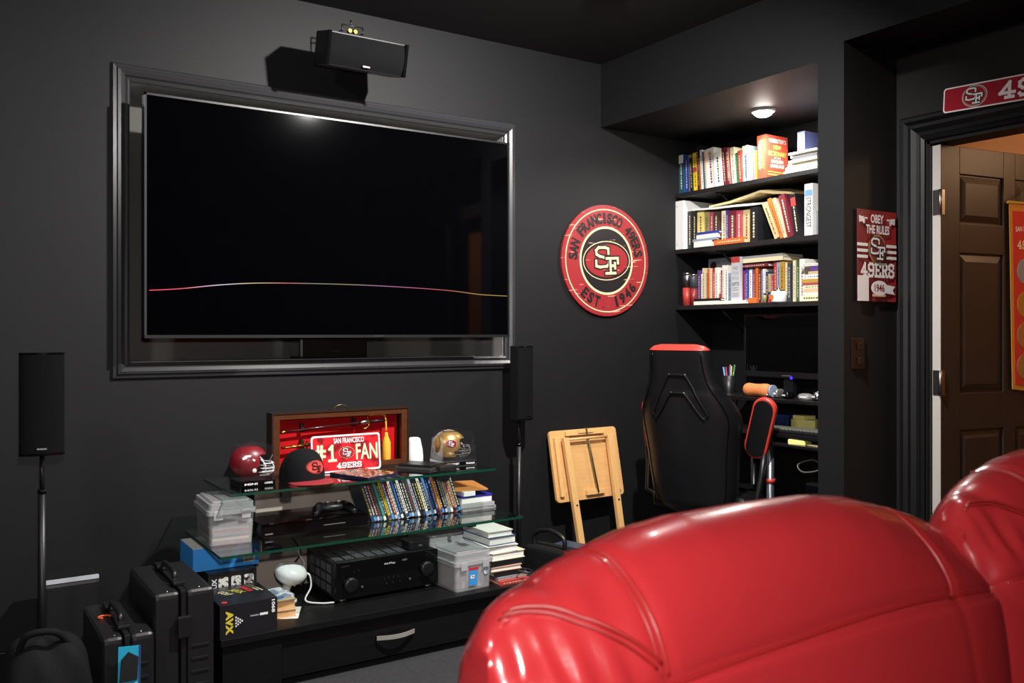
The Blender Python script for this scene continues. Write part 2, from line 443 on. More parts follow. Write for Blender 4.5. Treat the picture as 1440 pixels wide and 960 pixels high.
# open six-panel door, hinged on the far jamb and swung into the hall
DOORM = mat('door_paint', '#30241c', 0.42, var=(4, 0.08), wood=(30, 4, 3))
DEDGE = mat('door_edge', '#b6b0aa', 0.5)
dr = struct(thing('door_1', 'dark brown six panel door standing open into the hall', 'door', (3.395, DY1 - .014, 0), -9))
DW, DT, DH = .80, .038, 2.03
ys = -DT
b = MB(); b.box(.0025, DW, ys + .010, -.0, .01, DH)
b.build('door_leaf', DOORM, dr)
MB().box(0, .0025, ys, 0, .01, DH).build('door_edge', DEDGE, dr, label='pale unpainted hinge edge of the door')
rows = [(.24, .88), (1.03, 1.60), (1.72, 1.92)]
cols = [(.11, .37), (.44, .70)]
# stiles and rails stand proud of the leaf, raised panels sit between them
def bar(x0, x1, z0, z1, nm): MB().box(x0, x1, ys, ys + .010, z0, z1).build(nm, DOORM, dr, bevel=.002)
for x0, x1 in ((.0025, .11), (.37, .44), (.70, DW)): bar(x0, x1, .01, DH, 'stile')
zz = [.01] + [v for r_ in rows for v in r_] + [DH]
for i in range(0, len(zz), 2):
    for x0, x1 in cols: bar(x0, x1, zz[i], zz[i + 1], 'rail')
for z0, z1 in rows:
    for x0, x1 in cols:
        b = MB(); i_ = .035
        o0 = [(x0 + .008, z0 + .008), (x1 - .008, z0 + .008), (x1 - .008, z1 - .008), (x0 + .008, z1 - .008)]
        o1 = [(x0 + i_, z0 + i_), (x1 - i_, z0 + i_), (x1 - i_, z1 - i_), (x0 + i_, z1 - i_)]
        vs = [(x, ys + .0098, z) for x, z in o0] + [(x, ys + .001, z) for x, z in o1]
        b.add(vs, [(0, 1, 5, 4), (1, 2, 6, 5), (2, 3, 7, 6), (3, 0, 4, 7), (4, 5, 6, 7)])
        b.build('panel', DOORM, dr)
for hz in (.28, 1.075, 1.80):
    b = MB(); b.cyl((-.006, ys - .004, hz - .05), (-.006, ys - .004, hz + .05), .007, 12)
    b.box(-.003, -.0005, ys, -.004, hz - .05, hz + .05); b.box(.001, .022, ys - .0025, ys - .0003, hz - .05, hz + .05)
    b.build('hinge', STEEL, dr)
b = MB(); b.cyl((DW - .07, ys, 1.0), (DW - .07, ys - .05, 1.0), .012); b.lathe([(.012, 0), (.028, .01), (.03, .025), (.02, .04)], 20, T((DW - .07, ys - .03, 1.0)) @ Matrix.Rotation(R(90), 4, 'X'))
b.build('door_knob', STEEL, dr)

# ================================================================== CEILING LAMPS AND NICHE LAMP
def can(loc, label, m):
    t = thing('recessed_ceiling_lamp', label, 'lamp', loc)
    MB().lathe([(.075, .0), (.075, -.008), (.055, -.006), (.05, .0)], 28, cap=False).build('trim_ring', BLACK, t)
    MB().lathe([(.048, -.001), (.046, -.003), (.001, -.004)], 28, cap=False).build('bulb', m, t)
BULB = mat('bulb_glow', '#fff4e4', 0.5, emis=6)
can((1.96, 1.95, CEIL - .001), 'recessed ceiling lamp above the red recliners', BULB)
t = thing('added_fill_lamp', 'added round fill lamp on the ceiling left of the camera', 'lamp', (-0.8, 1.2, CEIL))  # fixture made up to carry the added fill light
MB().lathe([(.19, 0), (.19, -.03), (.18, -.04)], 32, cap=False).build('rim', STEEL, t)
MB().lathe([(.178, -.03), (.16, -.045), (.001, -.055)], 32, cap=False).build('diffuser', mat('added_fill_glow', '#fff2e0', .5, emis=2), t)
can((2.36, 2.78, CEIL - .001), 'dim recessed ceiling lamp above the chair', mat('bulb_dim', '#ffb088', 0.5, emis=.6))
t = thing('puck_lamp', 'bright round puck lamp under the niche ceiling', 'lamp', (3.46, 3.0, 2.38))
MB().lathe([(.062, 0), (.062, -.008), (.05, -.014), (.046, -.012)], 28, cap=False).build('housing', WHITE, t)
MB().lathe([(.046, -.006), (.042, -.022), (.025, -.032), (.001, -.035)], 28, cap=False).build('lens', mat('puck_glow', '#fffaf2', 0.5, emis=110), t)
lamp('puck_lamp_light', 'SPOT', (3.46, 3.0, 2.335), 36, (1, 0.97, 0.93), 0.03, (3.46, 3.0, 0), 168, 0.4)

# ================================================================== TELEVISION
TY = 3.60
tv = thing('television', 'large wide television in the moulded wall recess', 'television', (1.5185, TY, 1.2))
W2, H0, H1 = .83, 0.055, .992
MB().box(-W2, W2, .012, .055, H0, H1).build('back_shell', BLACK, tv, bevel=.006)
MB().box(-W2 + .008, W2 - .008, 0, .010, H0 + .012, H1 - .008).build('screen', SCREEN, tv)
BEZ = mat('bezel', '#4a4a4e', 0.3, 0.6)
for nm, a in (('bezel', (-W2, W2, -.003, .012, H1 - .008, H1)), ('bezel', (-W2, -W2 + .008, -.003, .012, H0, H1)), ('bezel', (W2 - .008, W2, -.003, .012, H0, H1)), ('bezel', (-W2, W2, -.004, .012, H0, H0 + .012))):
    MB().box(*a).build(nm, BEZ if a[1] < 0 else BLACK, tv)
MB().box(.12, .165, -.0055, -.0035, H0 + .002, H0 + .010).build('logo', SILVER, tv, label='small silver maker badge')
MB().box(-.35, .35, .055, .13, .25, .65).build('wall_mount', BLACK, tv, bevel=.01)
MB().box(-.2, .2, .13, .339, .3, .6).build('mount_arm', BLACK, tv)
# bright streak across the dark panel, its light put in as emissive colour
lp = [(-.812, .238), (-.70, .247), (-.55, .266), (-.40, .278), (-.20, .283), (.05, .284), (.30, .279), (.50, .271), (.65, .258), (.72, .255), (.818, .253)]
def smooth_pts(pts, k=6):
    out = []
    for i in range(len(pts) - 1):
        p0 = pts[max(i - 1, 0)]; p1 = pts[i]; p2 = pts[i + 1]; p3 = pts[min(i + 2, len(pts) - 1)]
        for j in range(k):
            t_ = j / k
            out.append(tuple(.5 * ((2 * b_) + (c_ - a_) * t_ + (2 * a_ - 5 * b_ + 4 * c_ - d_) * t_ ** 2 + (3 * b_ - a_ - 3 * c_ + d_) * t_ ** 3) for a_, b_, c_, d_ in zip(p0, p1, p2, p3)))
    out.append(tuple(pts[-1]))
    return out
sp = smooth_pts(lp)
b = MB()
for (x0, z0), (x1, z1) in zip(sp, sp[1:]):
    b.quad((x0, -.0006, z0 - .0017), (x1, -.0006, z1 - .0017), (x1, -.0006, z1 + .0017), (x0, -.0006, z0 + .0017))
m = bpy.data.materials.new('painted_screen_streak'); m.use_nodes = True; nt = m.node_tree; bs = nt.nodes['Principled BSDF']
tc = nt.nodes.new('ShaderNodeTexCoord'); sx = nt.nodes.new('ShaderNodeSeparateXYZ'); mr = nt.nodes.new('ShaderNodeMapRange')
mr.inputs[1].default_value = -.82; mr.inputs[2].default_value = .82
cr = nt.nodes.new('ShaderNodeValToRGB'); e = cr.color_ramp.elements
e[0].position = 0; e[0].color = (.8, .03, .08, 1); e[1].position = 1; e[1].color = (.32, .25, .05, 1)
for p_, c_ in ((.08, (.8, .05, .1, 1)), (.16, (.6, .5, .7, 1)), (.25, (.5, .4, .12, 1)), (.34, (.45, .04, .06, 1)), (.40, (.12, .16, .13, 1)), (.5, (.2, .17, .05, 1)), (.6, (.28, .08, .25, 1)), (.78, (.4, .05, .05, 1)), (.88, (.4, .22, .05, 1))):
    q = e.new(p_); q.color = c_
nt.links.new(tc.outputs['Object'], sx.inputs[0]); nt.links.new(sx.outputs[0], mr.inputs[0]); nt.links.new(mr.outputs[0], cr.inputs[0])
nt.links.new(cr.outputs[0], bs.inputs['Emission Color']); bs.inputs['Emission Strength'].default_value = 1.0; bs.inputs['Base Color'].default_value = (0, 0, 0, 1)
b.build('painted_screen_streak', m, tv, label='thin wavy light streak painted as glow across the dark screen')

t = thing('media_box', 'black box on the ledge below the television', 'media box', (1.52, 3.82, OZ0 + .006))
MB().box(-.16, .16, -.06, .08, 0, .11).build('body', BLACK, t, bevel=.012)
MB().box(-.008, .022, -.0615, -.0605, .03, .036).build('logo', SILVER, t)

# ================================================================== SPEAKERS
def speaker_on_stand(loc, label, w_, h_, d_, z0, rot, group):
    t = thing('stand_speaker', label, 'speaker', loc, rot, group)
    prof = []
    for k in range(13):
        a = R(-62 + 124 * k / 12); prof.append((w_ / 2 * math.sin(a) / math.sin(R(62)), -d_ / 2 - .02 * (math.cos(a) - math.cos(R(62))) / (1 - math.cos(R(62)))))
    body = [(w_ / 2, -d_ / 2 + .004), (w_ / 2 * .75, d_ / 2), (-w_ / 2 * .75, d_ / 2), (-w_ / 2, -d_ / 2 + .004)]
    MB().prism(body, z0, z0 + h_).build('cabinet', BLACK, t, bevel=.003)
    MB().prism(prof, z0 + .008, z0 + h_ - .006).build('grille', GRILLE, t)
    MB().prism([(p[0] * 1.01, p[1] - .001) for p in prof], z0, z0 + .008).build('lower_cap', BLACKG, t)
    MB().prism([(p[0] * 1.01, p[1] - .001) for p in prof], z0 + h_ - .006, z0 + h_).build('upper_cap', BLACKG, t)
    MB().box(-.014, .014, -d_ / 2 - .0225, -d_ / 2 - .0195, z0 + .020, z0 + .025).build('logo', SILVER, t)
    b = MB(); b.cyl((0, .01, z0 - .13), (0, .01, z0), .0075); b.build('upper_pole', BLACK, t)
    b = MB(); b.cyl((0, .01, .02), (0, .01, z0 - .125), .012); b.build('lower_pole', BLACK, t)
    b = MB(); b.cyl((0, .01, z0 - .13), (0, .01, z0 - .115), .0135); b.build('collar', BLACKG, t)
    MB().lathe([(.105, 0), (.105, .008), (.09, .016), (.02, .022)], 28).build('base', BLACK, t)
    return t
speaker_on_stand((.309, 3.25, 0), 'tall slim black speaker on a pole stand left of the television', .130, .330, .07, .882, -6, 'stand speakers')
speaker_on_stand((2.425, 3.615, 0), 'tall slim black speaker on a pole stand right of the television', .125, .361, .06, .851, 22, 'stand speakers')

# centre speaker above the television, tilted down on its bracket
cs = thing('centre_speaker', 'wide black speaker mounted on the wall above the television', 'speaker', (1.58, YW, 2.47))
Mt = T((-.055, -.25, -.02)) @ Matrix.Rotation(R(14), 4, 'X')
outl = [(-.17, -.066), (.17, -.066), (.17, .066), (-.17, .066)]
b = MB(); b.box(-.178, .178, -.075, .06, -.068, .068, Mt); b.build('cabinet', BLACK, cs, bevel=.006)
def cgr(u, v):
    x = -.165 + .33 * u; z = -.062 + .124 * v
    return tuple(Mt @ Vector((x, -.076 - .012 * (1 - (2 * v - 1) ** 2), z)))
MB().grid(cgr, 4, 12).build('grille', GRILLE, cs)
b = MB(); b.box(-.178, -.165, -.092, -.074, -.068, .068, Mt); b.build('side_cap', BLACKG, cs, bevel=.003)
b = MB(); b.box(.165, .178, -.092, -.074, -.068, .068, Mt); b.build('side_cap', BLACKG, cs, bevel=.003)
b = MB(); b.box(-.02, .012, -.0895, -.0855, -.055, -.048, Mt); b.build('logo', SILVER, cs)
b = MB()
b.box(-.12, .0, -.003, 0, .02, .13); b.tube([(-.115, -.003, .09), (-.115, -.20, .09), (-.115, -.20, .03)], .003); b.tube([(-.02, -.003, .09), (-.02, -.20, .09), (-.02, -.20, .03)], .003); b.tube([(-.115, -.20, .112), (-.02, -.20, .112)], .003); b.tube([(-.075, -.20, .112), (-.075, -.20, .135)], .004); b.tube([(-.115, -.20, .08), (-.115, -.20, .112)], .003); b.tube([(-.02, -.20, .08), (-.02, -.20, .112)], .003)
b.build('wall_bracket', BLACK, cs)
for dx in (-.045, -.02):
    b = MB(); b.cyl((dx - .04, -.19, .086), (dx - .04, -.215, .086), .008); b.build('binding_post', GOLDM, cs)

# ================================================================== ROUND SIGN
def worn(nt, co, base, chip, thr=.62, sc=(2.2, 2.2, 26)):
    mp = nt.nodes.new('ShaderNodeMapping'); mp.inputs['Scale'].default_value = sc
    n = nt.nodes.new('ShaderNodeTexNoise'); n.inputs['Scale'].default_value = 3.2; n.inputs['Detail'].default_value = 7
    rmp = nt.nodes.new('ShaderNodeValToRGB'); rmp.color_ramp.elements[0].position = thr; rmp.color_ramp.elements[1].position = thr + .03
    rmp.color_ramp.elements[0].color = (*lin(base), 1); rmp.color_ramp.elements[1].color = (*lin(chip), 1)
    nt.links.new(co, mp.inputs[0]); nt.links.new(mp.outputs[0], n.inputs['Vector']); nt.links.new(n.outputs['Fac'], rmp.inputs[0])
    return rmp.outputs[0]
WSC = (2.2, 22, 2.2)
WRED = nodes_mat('worn_red', lambda nt, co: worn(nt, co, '#8e2328', '#c99a7c', .635, WSC), .45)
WBLK = nodes_mat('worn_black', lambda nt, co: worn(nt, co, '#151314', '#c99a7c', .645, WSC), .45)
WCRM = nodes_mat('worn_cream', lambda nt, co: worn(nt, co, '#d9c49c', '#8e2328', .66, WSC), .45)
rs = thing('round_wall_sign', 'round weathered red and black sign hung on the wall by the niche', 'sign', M=onwall(3.055, 1.664, YW - .001) @ Matrix.Rotation(R(4), 4, 'Z'))
MB().prism(oval(.60, .60, 72), 0, .016).build('board', WRED, rs, bevel=.003, label='red board with worn edge')
def ring(r0, r1, z, m, nm, n=72):
    b = MB()
    for k in range(n):
        a, c = 2 * math.pi * k / n, 2 * math.pi * (k + 1) / n
        b.quad((r0 * math.cos(a), r0 * math.sin(a), z), (r1 * math.cos(a), r1 * math.sin(a), z), (r1 * math.cos(c), r1 * math.sin(c), z), (r0 * math.cos(c), r0 * math.sin(c), z))
    return b.build(nm, m, rs)
ring(.272, .278, .0168, WCRM, 'outer_line')
MB().prism(oval(.356, .356, 64), .016, .0166).build('black_disc', WBLK, rs)
ring(.172, .184, .0174, WCRM, 'inner_line')
emblem(rs, .325, .212, [(1, WCRM), (.955, WBLK), (.84, WRED)], WCRM, 0, 0, .0178, lh=.70, tk=.068)
def arc_text(s, rad, a0, a1, h, m, flip=False):
    b = MB()
    n = len(s)
    for i, ch in enumerate(s):
        if ch == ' ': continue
        a = R(a0 + (a1 - a0) * i / (n - 1))
        wch = h * (.28 if ch in '.I1' else .62)
        me = text_mesh(ch, wch if ch != '.' else h * .16, h if ch != '.' else h * .16, .045)
        M = T((rad * math.cos(a), rad * math.sin(a), .0178)) @ Matrix.Rotation(a + (R(90) if flip else R(-90)), 4, 'Z')
        if ch == '.': M = M @ T((0, -h * .4, 0))
        b.add([tuple(M @ v.co) for v in me.vertices], [list(p.vertices) for p in me.polygons])
        bpy.data.meshes.remove(me)
    return b.build('lettering', m, rs)
arc_text('SAN FRANCISCO 49ERS', .228, 172, 8, .060, PRINTBLK)
arc_text('EST. 1946', .228, 226, 318, .060, PRINTBLK, True)

# ================================================================== RED RECLINERS
PROF = [(.93, .40), (.95, .60), (.955, .74), (.955, .83), (.95, .90), (.935, .965), (.91, 1.01), (.88, 1.033), (.84, 1.042), (.80, 1.033), (.765, 1.008), (.738, .97), (.722, .93), (.714, .895),
        (.706, .88), (.690, .80), (.680, .70), (.672, .60), (.665, .48), (.66, .36)]
PF = smooth_pts(PROF, 5)
def prof_at(v):
    f = v * (len(PF) - 1); i = min(int(f), len(PF) - 2); k = f - i
    return tuple(a + (c - a) * k for a, c in zip(PF[i], PF[i + 1]))
DROP = [(0, 0), (.13, .002), (.20, .010), (.30, .034), (.36, .052), (.40, .068), (.43, .090), (.45, .12), (.462, .20)]
def drop(a):
    a = abs(a)
    for (x0, d0), (x1, d1) in zip(DROP, DROP[1:]):
        if a <= x1: return d0 + (d1 - d0) * (a - x0) / (x1 - x0)
    return DROP[-1][1]
def recliner(x0, label, zoff, seed, endp):
    rnd = random.Random(seed)
    cx = x0 + .445; HW = .440
    t = thing('recliner', label, 'recliner', (cx, .80, 0), 0, 'red leather recliners')
    C0 = (.80, .66)
    folds = [(rnd.uniform(-.445, -.30), rnd.uniform(.4, .62), rnd.uniform(.010, .022), rnd.uniform(.004, .010), rnd.uniform(-.5, .5)) for _ in range(5)]
    folds += [(-.405, .53, .010, .010, .3), (-.375, .56, .012, .010, .5), (-.34, .60, .014, .009, .9), (-.425, .60, .012, .009, .1), (-.30, .63, .012, .008, 1.2)]
    def surf(u, v, lift=None):
        # u 0..1 left to right with points bunched at the ends, v around the profile
        s_ = -math.cos(math.pi * u) * .72 + (2 * u - 1) * .28
        y, z = prof_at(v)
        ep = endp if s_ < 0 else 8.0
        k = max(0.0, 1 - abs(s_) ** ep) ** (1 / ep)
        dz = drop(s_ * HW)
        up = min(1, max(0, (z - .86) / .15))
        y = C0[0] + (y - C0[0]) * k
        z = z - dz * up * (1 if z > .5 else 0) + zoff * up
        # seams: cross seam under the head roll, one run near each end
        e = 0.0
        e += .007 * math.exp(-((v - .668 + .02 * s_) / .010) ** 2)
        for c_ in (-.60, .66):
            e += .006 * math.exp(-((s_ - c_ - .10 * (v - .45)) / .018) ** 2) * (1 if .36 < v < .67 else .3)
        # soft billow of the filling and folds in the ends
        e -= .008 * math.cos(math.pi * s_ / 1.3) * math.exp(-((v - .55) / .08) ** 2)
        for fx, fv, fw, fd, sl in (folds if lift is None else ()):
            q = s_ * HW - fx - sl * .12 * (v - fv)
            e += fd * math.exp(-(q / fw) ** 2) * math.exp(-((v - fv) / .07) ** 2)
        dy, dzz = y - C0[0], z - (C0[1] + .1); L = math.hypot(dy, dzz) or 1
        y -= dy / L * (e - (lift or 0)); z -= dzz / L * (e - (lift or 0))
        return (s_ * HW, y - .80, z)
    MB().grid(surf, 110, 96).build('backrest', LEATHER, t)
    # stitched seams as raised piping
    def run(pts, r=.0028, nm='seam'): MB().tube(pts, r, 6).build(nm, LEATHERD, t)
    us = [i / 70 for i in range(6, 65)]
    run([surf(u, .668 - .02 * (-math.cos(math.pi * u) * .72 + (2 * u - 1) * .28), .002) for u in us], .003)
    for c_ in (-.60, .66):
        pts = []
        for j in range(34):
            v = .36 + .30 * j / 33; s_ = c_ + .10 * (v - .45)
            # invert s_(u)
            lo, hi = 0.0, 1.0
            for _ in range(30):
                md = (lo + hi) / 2
                if -math.cos(math.pi * md) * .72 + (2 * md - 1) * .28 < s_: lo = md
                else: hi = md
            pts.append(surf(lo, v, .002))
        run(pts, .0026); run([(p[0] - .010, p[1], p[2]) for p in pts], .0016, 'stitch_line')
    # end-panel seam that runs from the top of the end down towards the cross seam
    pts = []
    for j in range(30):
        k = j / 29; v = .44 + .20 * k; s_ = -.93 + .33 * k ** .8
        lo, hi = 0.0, 1.0
        for _ in range(30):
            md = (lo + hi) / 2
            if -math.cos(math.pi * md) * .72 + (2 * md - 1) * .28 < s_: lo = md
            else: hi = md
        pts.append(surf(lo, v, .0015))
    run(pts, .0024); run([(p[0] - .008, p[1] - .002, p[2] - .004) for p in pts], .0016, 'stitch_line')
    b = MB(); b.box(-.42, .42, .30, .88, .20, .50); b.build('seat', LEATHER, t, bevel=.06, seg=4)
    b = MB(); b.box(-.42, .42, .88, .98, .12, .46); b.build('footrest', LEATHER, t, bevel=.03, seg=3)
    b = MB(); b.box(-.43, .43, -.08, .86, .06, .22); b.build('base', BLACKM, t, bevel=.01)
    for sx in (-.38, .38):
        for sy in (-.02, .8): MB().lathe([(.025, 0), (.02, .06)], 12, T((sx, sy, 0))).build('foot', BLACK, t)
    return t
recliner(.490, 'bright red leather recliner in the foreground, nearer the television stand', 0, 3, 4.0)
recliner(1.393, 'red leather recliner at the right edge, nearer the door', .022, 11, 3.2)

# ================================================================== TELEVISION STAND
BZ = .218
ts = thing('tv_stand', 'black low stand with drawer and two glass shelves under the television', 'tv stand', (1.47, 3.10, 0))
def tsb(nm, x0, x1, y0, y1, z0, z1, m, bevel=.002, **k):
    return MB().box(x0 - 1.47, x1 - 1.47, y0 - 3.10, y1 - 3.10, z0, z1).build(nm, m, ts, bevel=bevel, **k)
tsb('base_top', .84, 2.17, 3.10, 3.64, BZ - .025, BZ, BWOOD)
tsb('end_panel', .85, 1.06, 3.115, 3.63, 0, BZ - .0255, BWOOD)
tsb('end_panel', 2.0, 2.16, 3.115, 3.63, 0, BZ - .0255, BWOOD)
tsb('carcass', 1.0605, 1.9995, 3.15, 3.63, .02, BZ - .0255, BWOOD)
dw = tsb('drawer', 1.063, 1.997, 3.125, 3.1495, .03, BZ - .032, BWOOD)
pts = [(-.04, .025, .111)] + [(-.04 + .16 * k / 12, .020 - .022 * math.sin(math.pi * (k / 12)) - .006, .111) for k in range(13)] + [(.12, .025, .111)]
b = MB()
for (a, c) in zip(pts, pts[1:]):
    b.add([(a[0], a[1], a[2] - .008), (a[0], a[1], a[2] + .008), (c[0], c[1], c[2] + .008), (c[0], c[1], c[2] - .008), (a[0], a[1] + .004, a[2] - .008), (a[0], a[1] + .004, a[2] + .008), (c[0], c[1] + .004, c[2] + .008), (c[0], c[1] + .004, c[2] - .008)],
          [(0, 1, 2, 3), (4, 7, 6, 5), (1, 5, 6, 2), (0, 3, 7, 4)])
hd = b.build('handle', CHROME, dw, label='curved chrome drawer handle')
tsb('back_panel', 1.12, 1.80, 3.615, 3.635, BZ, .69, BACKP)
GZ1, GZ2 = .505, .70
for nm, x0, x1, y0, y1, zt in (('glass_shelf', .84, 2.09, 3.10, 3.60, GZ1), ('glass_shelf', .91, 2.02, 3.20, 3.60, GZ2)):
    g = tsb(nm, x0, x1, y0 + .0012, y1, zt - .010, zt, GLASS, 0)
    MB().box(x0 - 1.47, x1 - 1.47, y0 - 3.10, y0 - 3.10 + .001, zt - .0095, zt - .0005).build('glass_edge', GLASSEDGE, g)
    MB().box(x1 - 1.47, x1 - 1.47 + .001, y0 - 3.10, y1 - 3.10, zt - .0095, zt - .0005).build('glass_edge', GLASSEDGE, g)
    MB().box(x0 - 1.47 - .001, x0 - 1.47, y0 - 3.10, y1 - 3.10, zt - .0095, zt - .0005).build('glass_edge', GLASSEDGE, g)
for zt, xs, yf in ((GZ1, (1.07, 1.90), 3.19), (GZ2, (1.12, 1.79), 3.23)):
    for x in xs:
        tsb('glass_clamp', x - .018, x + .018, yf, yf + .036, zt - .040, zt - .0105, BLACK, .003)
        tsb('clamp_arm', x - .008, x + .008, yf + .036, 3.615, zt - .024, zt - .0108, BLACK, 0)

def fY(x, y, z): return frame((x, y, z), (1, 0, 0), (0, 0, 1))          # a front that faces the room (-Y)
def book(label, M, w_, h_, d_, cover, group=None, title=None, pages=None, name='book', cat='book', boards=True, seed=0):
    """w_ thickness, h_ spine length, d_ depth; local x = thickness, y = spine, z towards the reader"""
    t_ = min(.003, w_ * .2)
    b = MB(); b.box(0, w_, 0, h_, -t_, 0); b.box(0, t_, 0, h_, -d_, -t_); b.box(w_ - t_, w_, 0, h_, -d_, -t_)
    o = b.build(name, cover, None, M=M)
    tag(o, label, cat, group)
    e_ = .004
    MB().box(t_, w_ - t_, e_, h_ - e_, -d_ + e_, -t_).build('pages', pages or PAGES, o)
    if title is not None:
        rn = random.Random(seed); b = MB(); y = h_ * .12
        while y < h_ * .86:
            l_ = rn.uniform(.004, .014); l_ = min(l_, h_ * .88 - y)
            if l_ > .004: b.quad((w_ * .40, y, .0006), (w_ * .60, y, .0006), (w_ * .60, y + l_, .0006), (w_ * .40, y + l_, .0006))
            y += l_ + rn.uniform(.003, .007)
        b.build('spine_title', title, o)
    return o

# ---- on the base board
def carton(label, x0, x1, y0, y1, z0, z1, m, rot=0, name='carton', cat='box', bevel=.0015):
    t = thing(name, label, cat, ((x0 + x1) / 2, (y0 + y1) / 2, z0), rot)
    w_, d_, h_ = x1 - x0, y1 - y0, z1 - z0
    MB().box(-w_ / 2, w_ / 2, -d_ / 2, d_ / 2, 0, h_).build('body', m, t, bevel=bevel)
    return t, w_, d_, h_
BOXBLK = mat('black_card', '#17171b', 0.4, coat=.2)
YEL = mat('yellow_print', '#d8c23c', 0.45); REDP = mat('red_print', '#c02a30', 0.45); WPR = mat('white_print', '#e6e6e6', 0.5); GREYP = mat('grey_print', '#8d8d92', 0.5)
t, w_, d_, h_ = carton('black carton with yellow lettering and chequered flag, front left of the stand base', .838, 1.040, 3.105, 3.335, BZ, .336, BOXBLK)
Fp = fY(0, -d_ / 2 - .0004, h_ / 2)
text('AVX', .082, .026, YEL, t, -.068, -.004, .0006, R(-90), .06, pre=Fp)
b = MB()
for i in range(4):
    for j in range(4 - i):
        if (i + j) % 1 == 0: b.add([tuple(Fp @ Vector(p)) for p in ((-.048 + i * .007, -.022 + j * .010 + i * .005, .0006), (-.043 + i * .007, -.022 + j * .010 + i * .005, .0006), (-.043 + i * .007, -.016 + j * .010 + i * .005, .0006), (-.048 + i * .007, -.016 + j * .010 + i * .005, .0006))], [(0, 1, 2, 3)])
b.build('chequered_flag', WPR, t)
text('1068', .046, .012, WPR, t, .086, .030, .0006, R(-90), .03, pre=Fp)
b = MB(); b.box(.004, .034, .005, .010, 0, .0006, Fp); b.build('grey_print', GREYP, t)
b = MB(); b.box(.038, .066, .004, .012, 0, .0006, Fp); b.build('white_line', WPR, t)
Tp = frame((0, 0, h_ + .0004), (1, 0, 0), (0, 1, 0))
text('AVX', .066, .03, YEL, t, .0, .03, .0006, R(-62), .03, pre=Tp)
text('GOLF', .060, .026, CREAM, t, -.045, .025, .0006, R(-62), .02, pre=Tp)
b = MB(); b.box(.035, .055, .0, .075, 0, .0006, Tp @ Matrix.Rotation(R(12), 4, 'Z')); b.build('red_stripe', REDP, t)
b = MB(); b.box(.066, .071, -.01, .08, 0, .0006, Tp @ Matrix.Rotation(R(12), 4, 'Z')); b.box(.078, .083, -.02, .08, 0, .0006, Tp @ Matrix.Rotation(R(12), 4, 'Z')); b.build('white_stripe', CREAM, t)
MB().prism([(-.078 + p[0], -.085 + p[1]) for p in oval(.022, .022, 20)], 0, .0006, Tp).build('round_mark', REDP, t)
b = MB(); b.box(-w_ / 2 - .0006, -w_ / 2, -.03, .01, .03, .06); b.build('side_mark', REDP, t)

t, w_, d_, h_ = carton('black carton printed with three pictures, beneath the blue box', .862, 1.042, 3.35, 3.55, BZ, .386, BOXBLK)
Fp = fY(0, -d_ / 2 - .0004, h_ / 2)
def picmat(nt, co):
    n = nt.nodes.new('ShaderNodeTexNoise'); n.inputs['Scale'].default_value = 70; n.inputs['Detail'].default_value = 2
    r_ = nt.nodes.new('ShaderNodeValToRGB'); r_.color_ramp.elements[0].position = .40; r_.color_ramp.elements[1].position = .47
    r_.color_ramp.elements[0].color = (.02, .015, .015, 1); r_.color_ramp.elements[1].color = (.8, .78, .76, 1)
    q = r_.color_ramp.elements.new(.43); q.color = (.35, .12, .06, 1)
    nt.links.new(co, n.inputs['Vector']); nt.links.new(n.outputs['Fac'], r_.inputs[0]); return r_.outputs[0]
PIC = nodes_mat('small_pictures', picmat, .4)
for x in (-.035, .012, .060):
    MB().prism(rrect(.036, .058, .006, 4, x, .036), 0, .0008, Fp).build('picture', PIC, t)
text('AUX', .055, .018, WPR, t, -.068, .036, .0008, R(90), .03, pre=Fp)

BLUEC = mat('blue_card', '#3a9df2', 0.4, coat=.2)
t, w_, d_, h_ = carton('bright blue carton with white top under the glass shelf corner', .82, 1.066, 3.40, 3.60, .387, .472, BLUEC)
MB().box(-w_ / 2 + .001, w_ / 2 - .001, -d_ / 2 + .001, d_ / 2 - .001, h_, h_ + .001).build('white_top', PAPER, t)
Fp = fY(0, -d_ / 2 - .0004, h_ / 2)
MB().prism(rrect(.045, .026, .002, 2, .085, -.016), 0, .0005, Fp).build('barcode_label', PAPER, t)
b = MB()
for i in range(12): b.quad(*[tuple(Fp @ Vector(p)) for p in ((.068 + i * .003, -.026, .0008), (.068 + i * .003 + (.0012 if i % 3 else .002), -.026, .0008), (.068 + i * .003 + (.0012 if i % 3 else .002), -.008, .0008), (.068 + i * .003, -.008, .0008))])
b.build('barcode', PRINTBLK, t)

# paperbacks and loose sheets beside the black carton
G_ = 'papers and paperbacks beside the black carton'
o = MB().box(-.05, .055, -.07, .07, 0, .0012).build('paper_sheet', PAPER, None); o.location = (1.125, 3.275, BZ); o.rotation_euler = (0, 0, R(-25)); tag(o, 'loose white sheet under the paperbacks', 'paper')
book('thick paperback with tan page edges facing the room', frame((1.062, 3.37, BZ + .0014), (0, 0, 1), (1, -.12, 0)), .030, .105, .15, pm('peach'), pages=mat('tan_pages', '#d9ad74', .9, var=(90, .1)))
book('second paperback with tan page edges, lying on top', frame((1.060, 3.375, BZ + .0318), (0, 0, 1), (1, -.10, 0)), .034, .103, .15, pm('tan'), pages=MATS['tan_pages'])
def covermat(nt, co):
    n = nt.nodes.new('ShaderNodeTexVoronoi'); n.inputs['Scale'].default_value = 40
    r_ = nt.nodes.new('ShaderNodeValToRGB'); r_.color_ramp.elements[0].color = (.05, .12, .3, 1); r_.color_ramp.elements[1].color = (.85, .85, .82, 1)
    nt.links.new(co, n.inputs['Vector']); sp_ = nt.nodes.new('ShaderNodeSeparateColor'); nt.links.new(n.outputs['Color'], sp_.inputs[0]); nt.links.new(sp_.outputs[0], r_.inputs[0]); return r_.outputs[0]
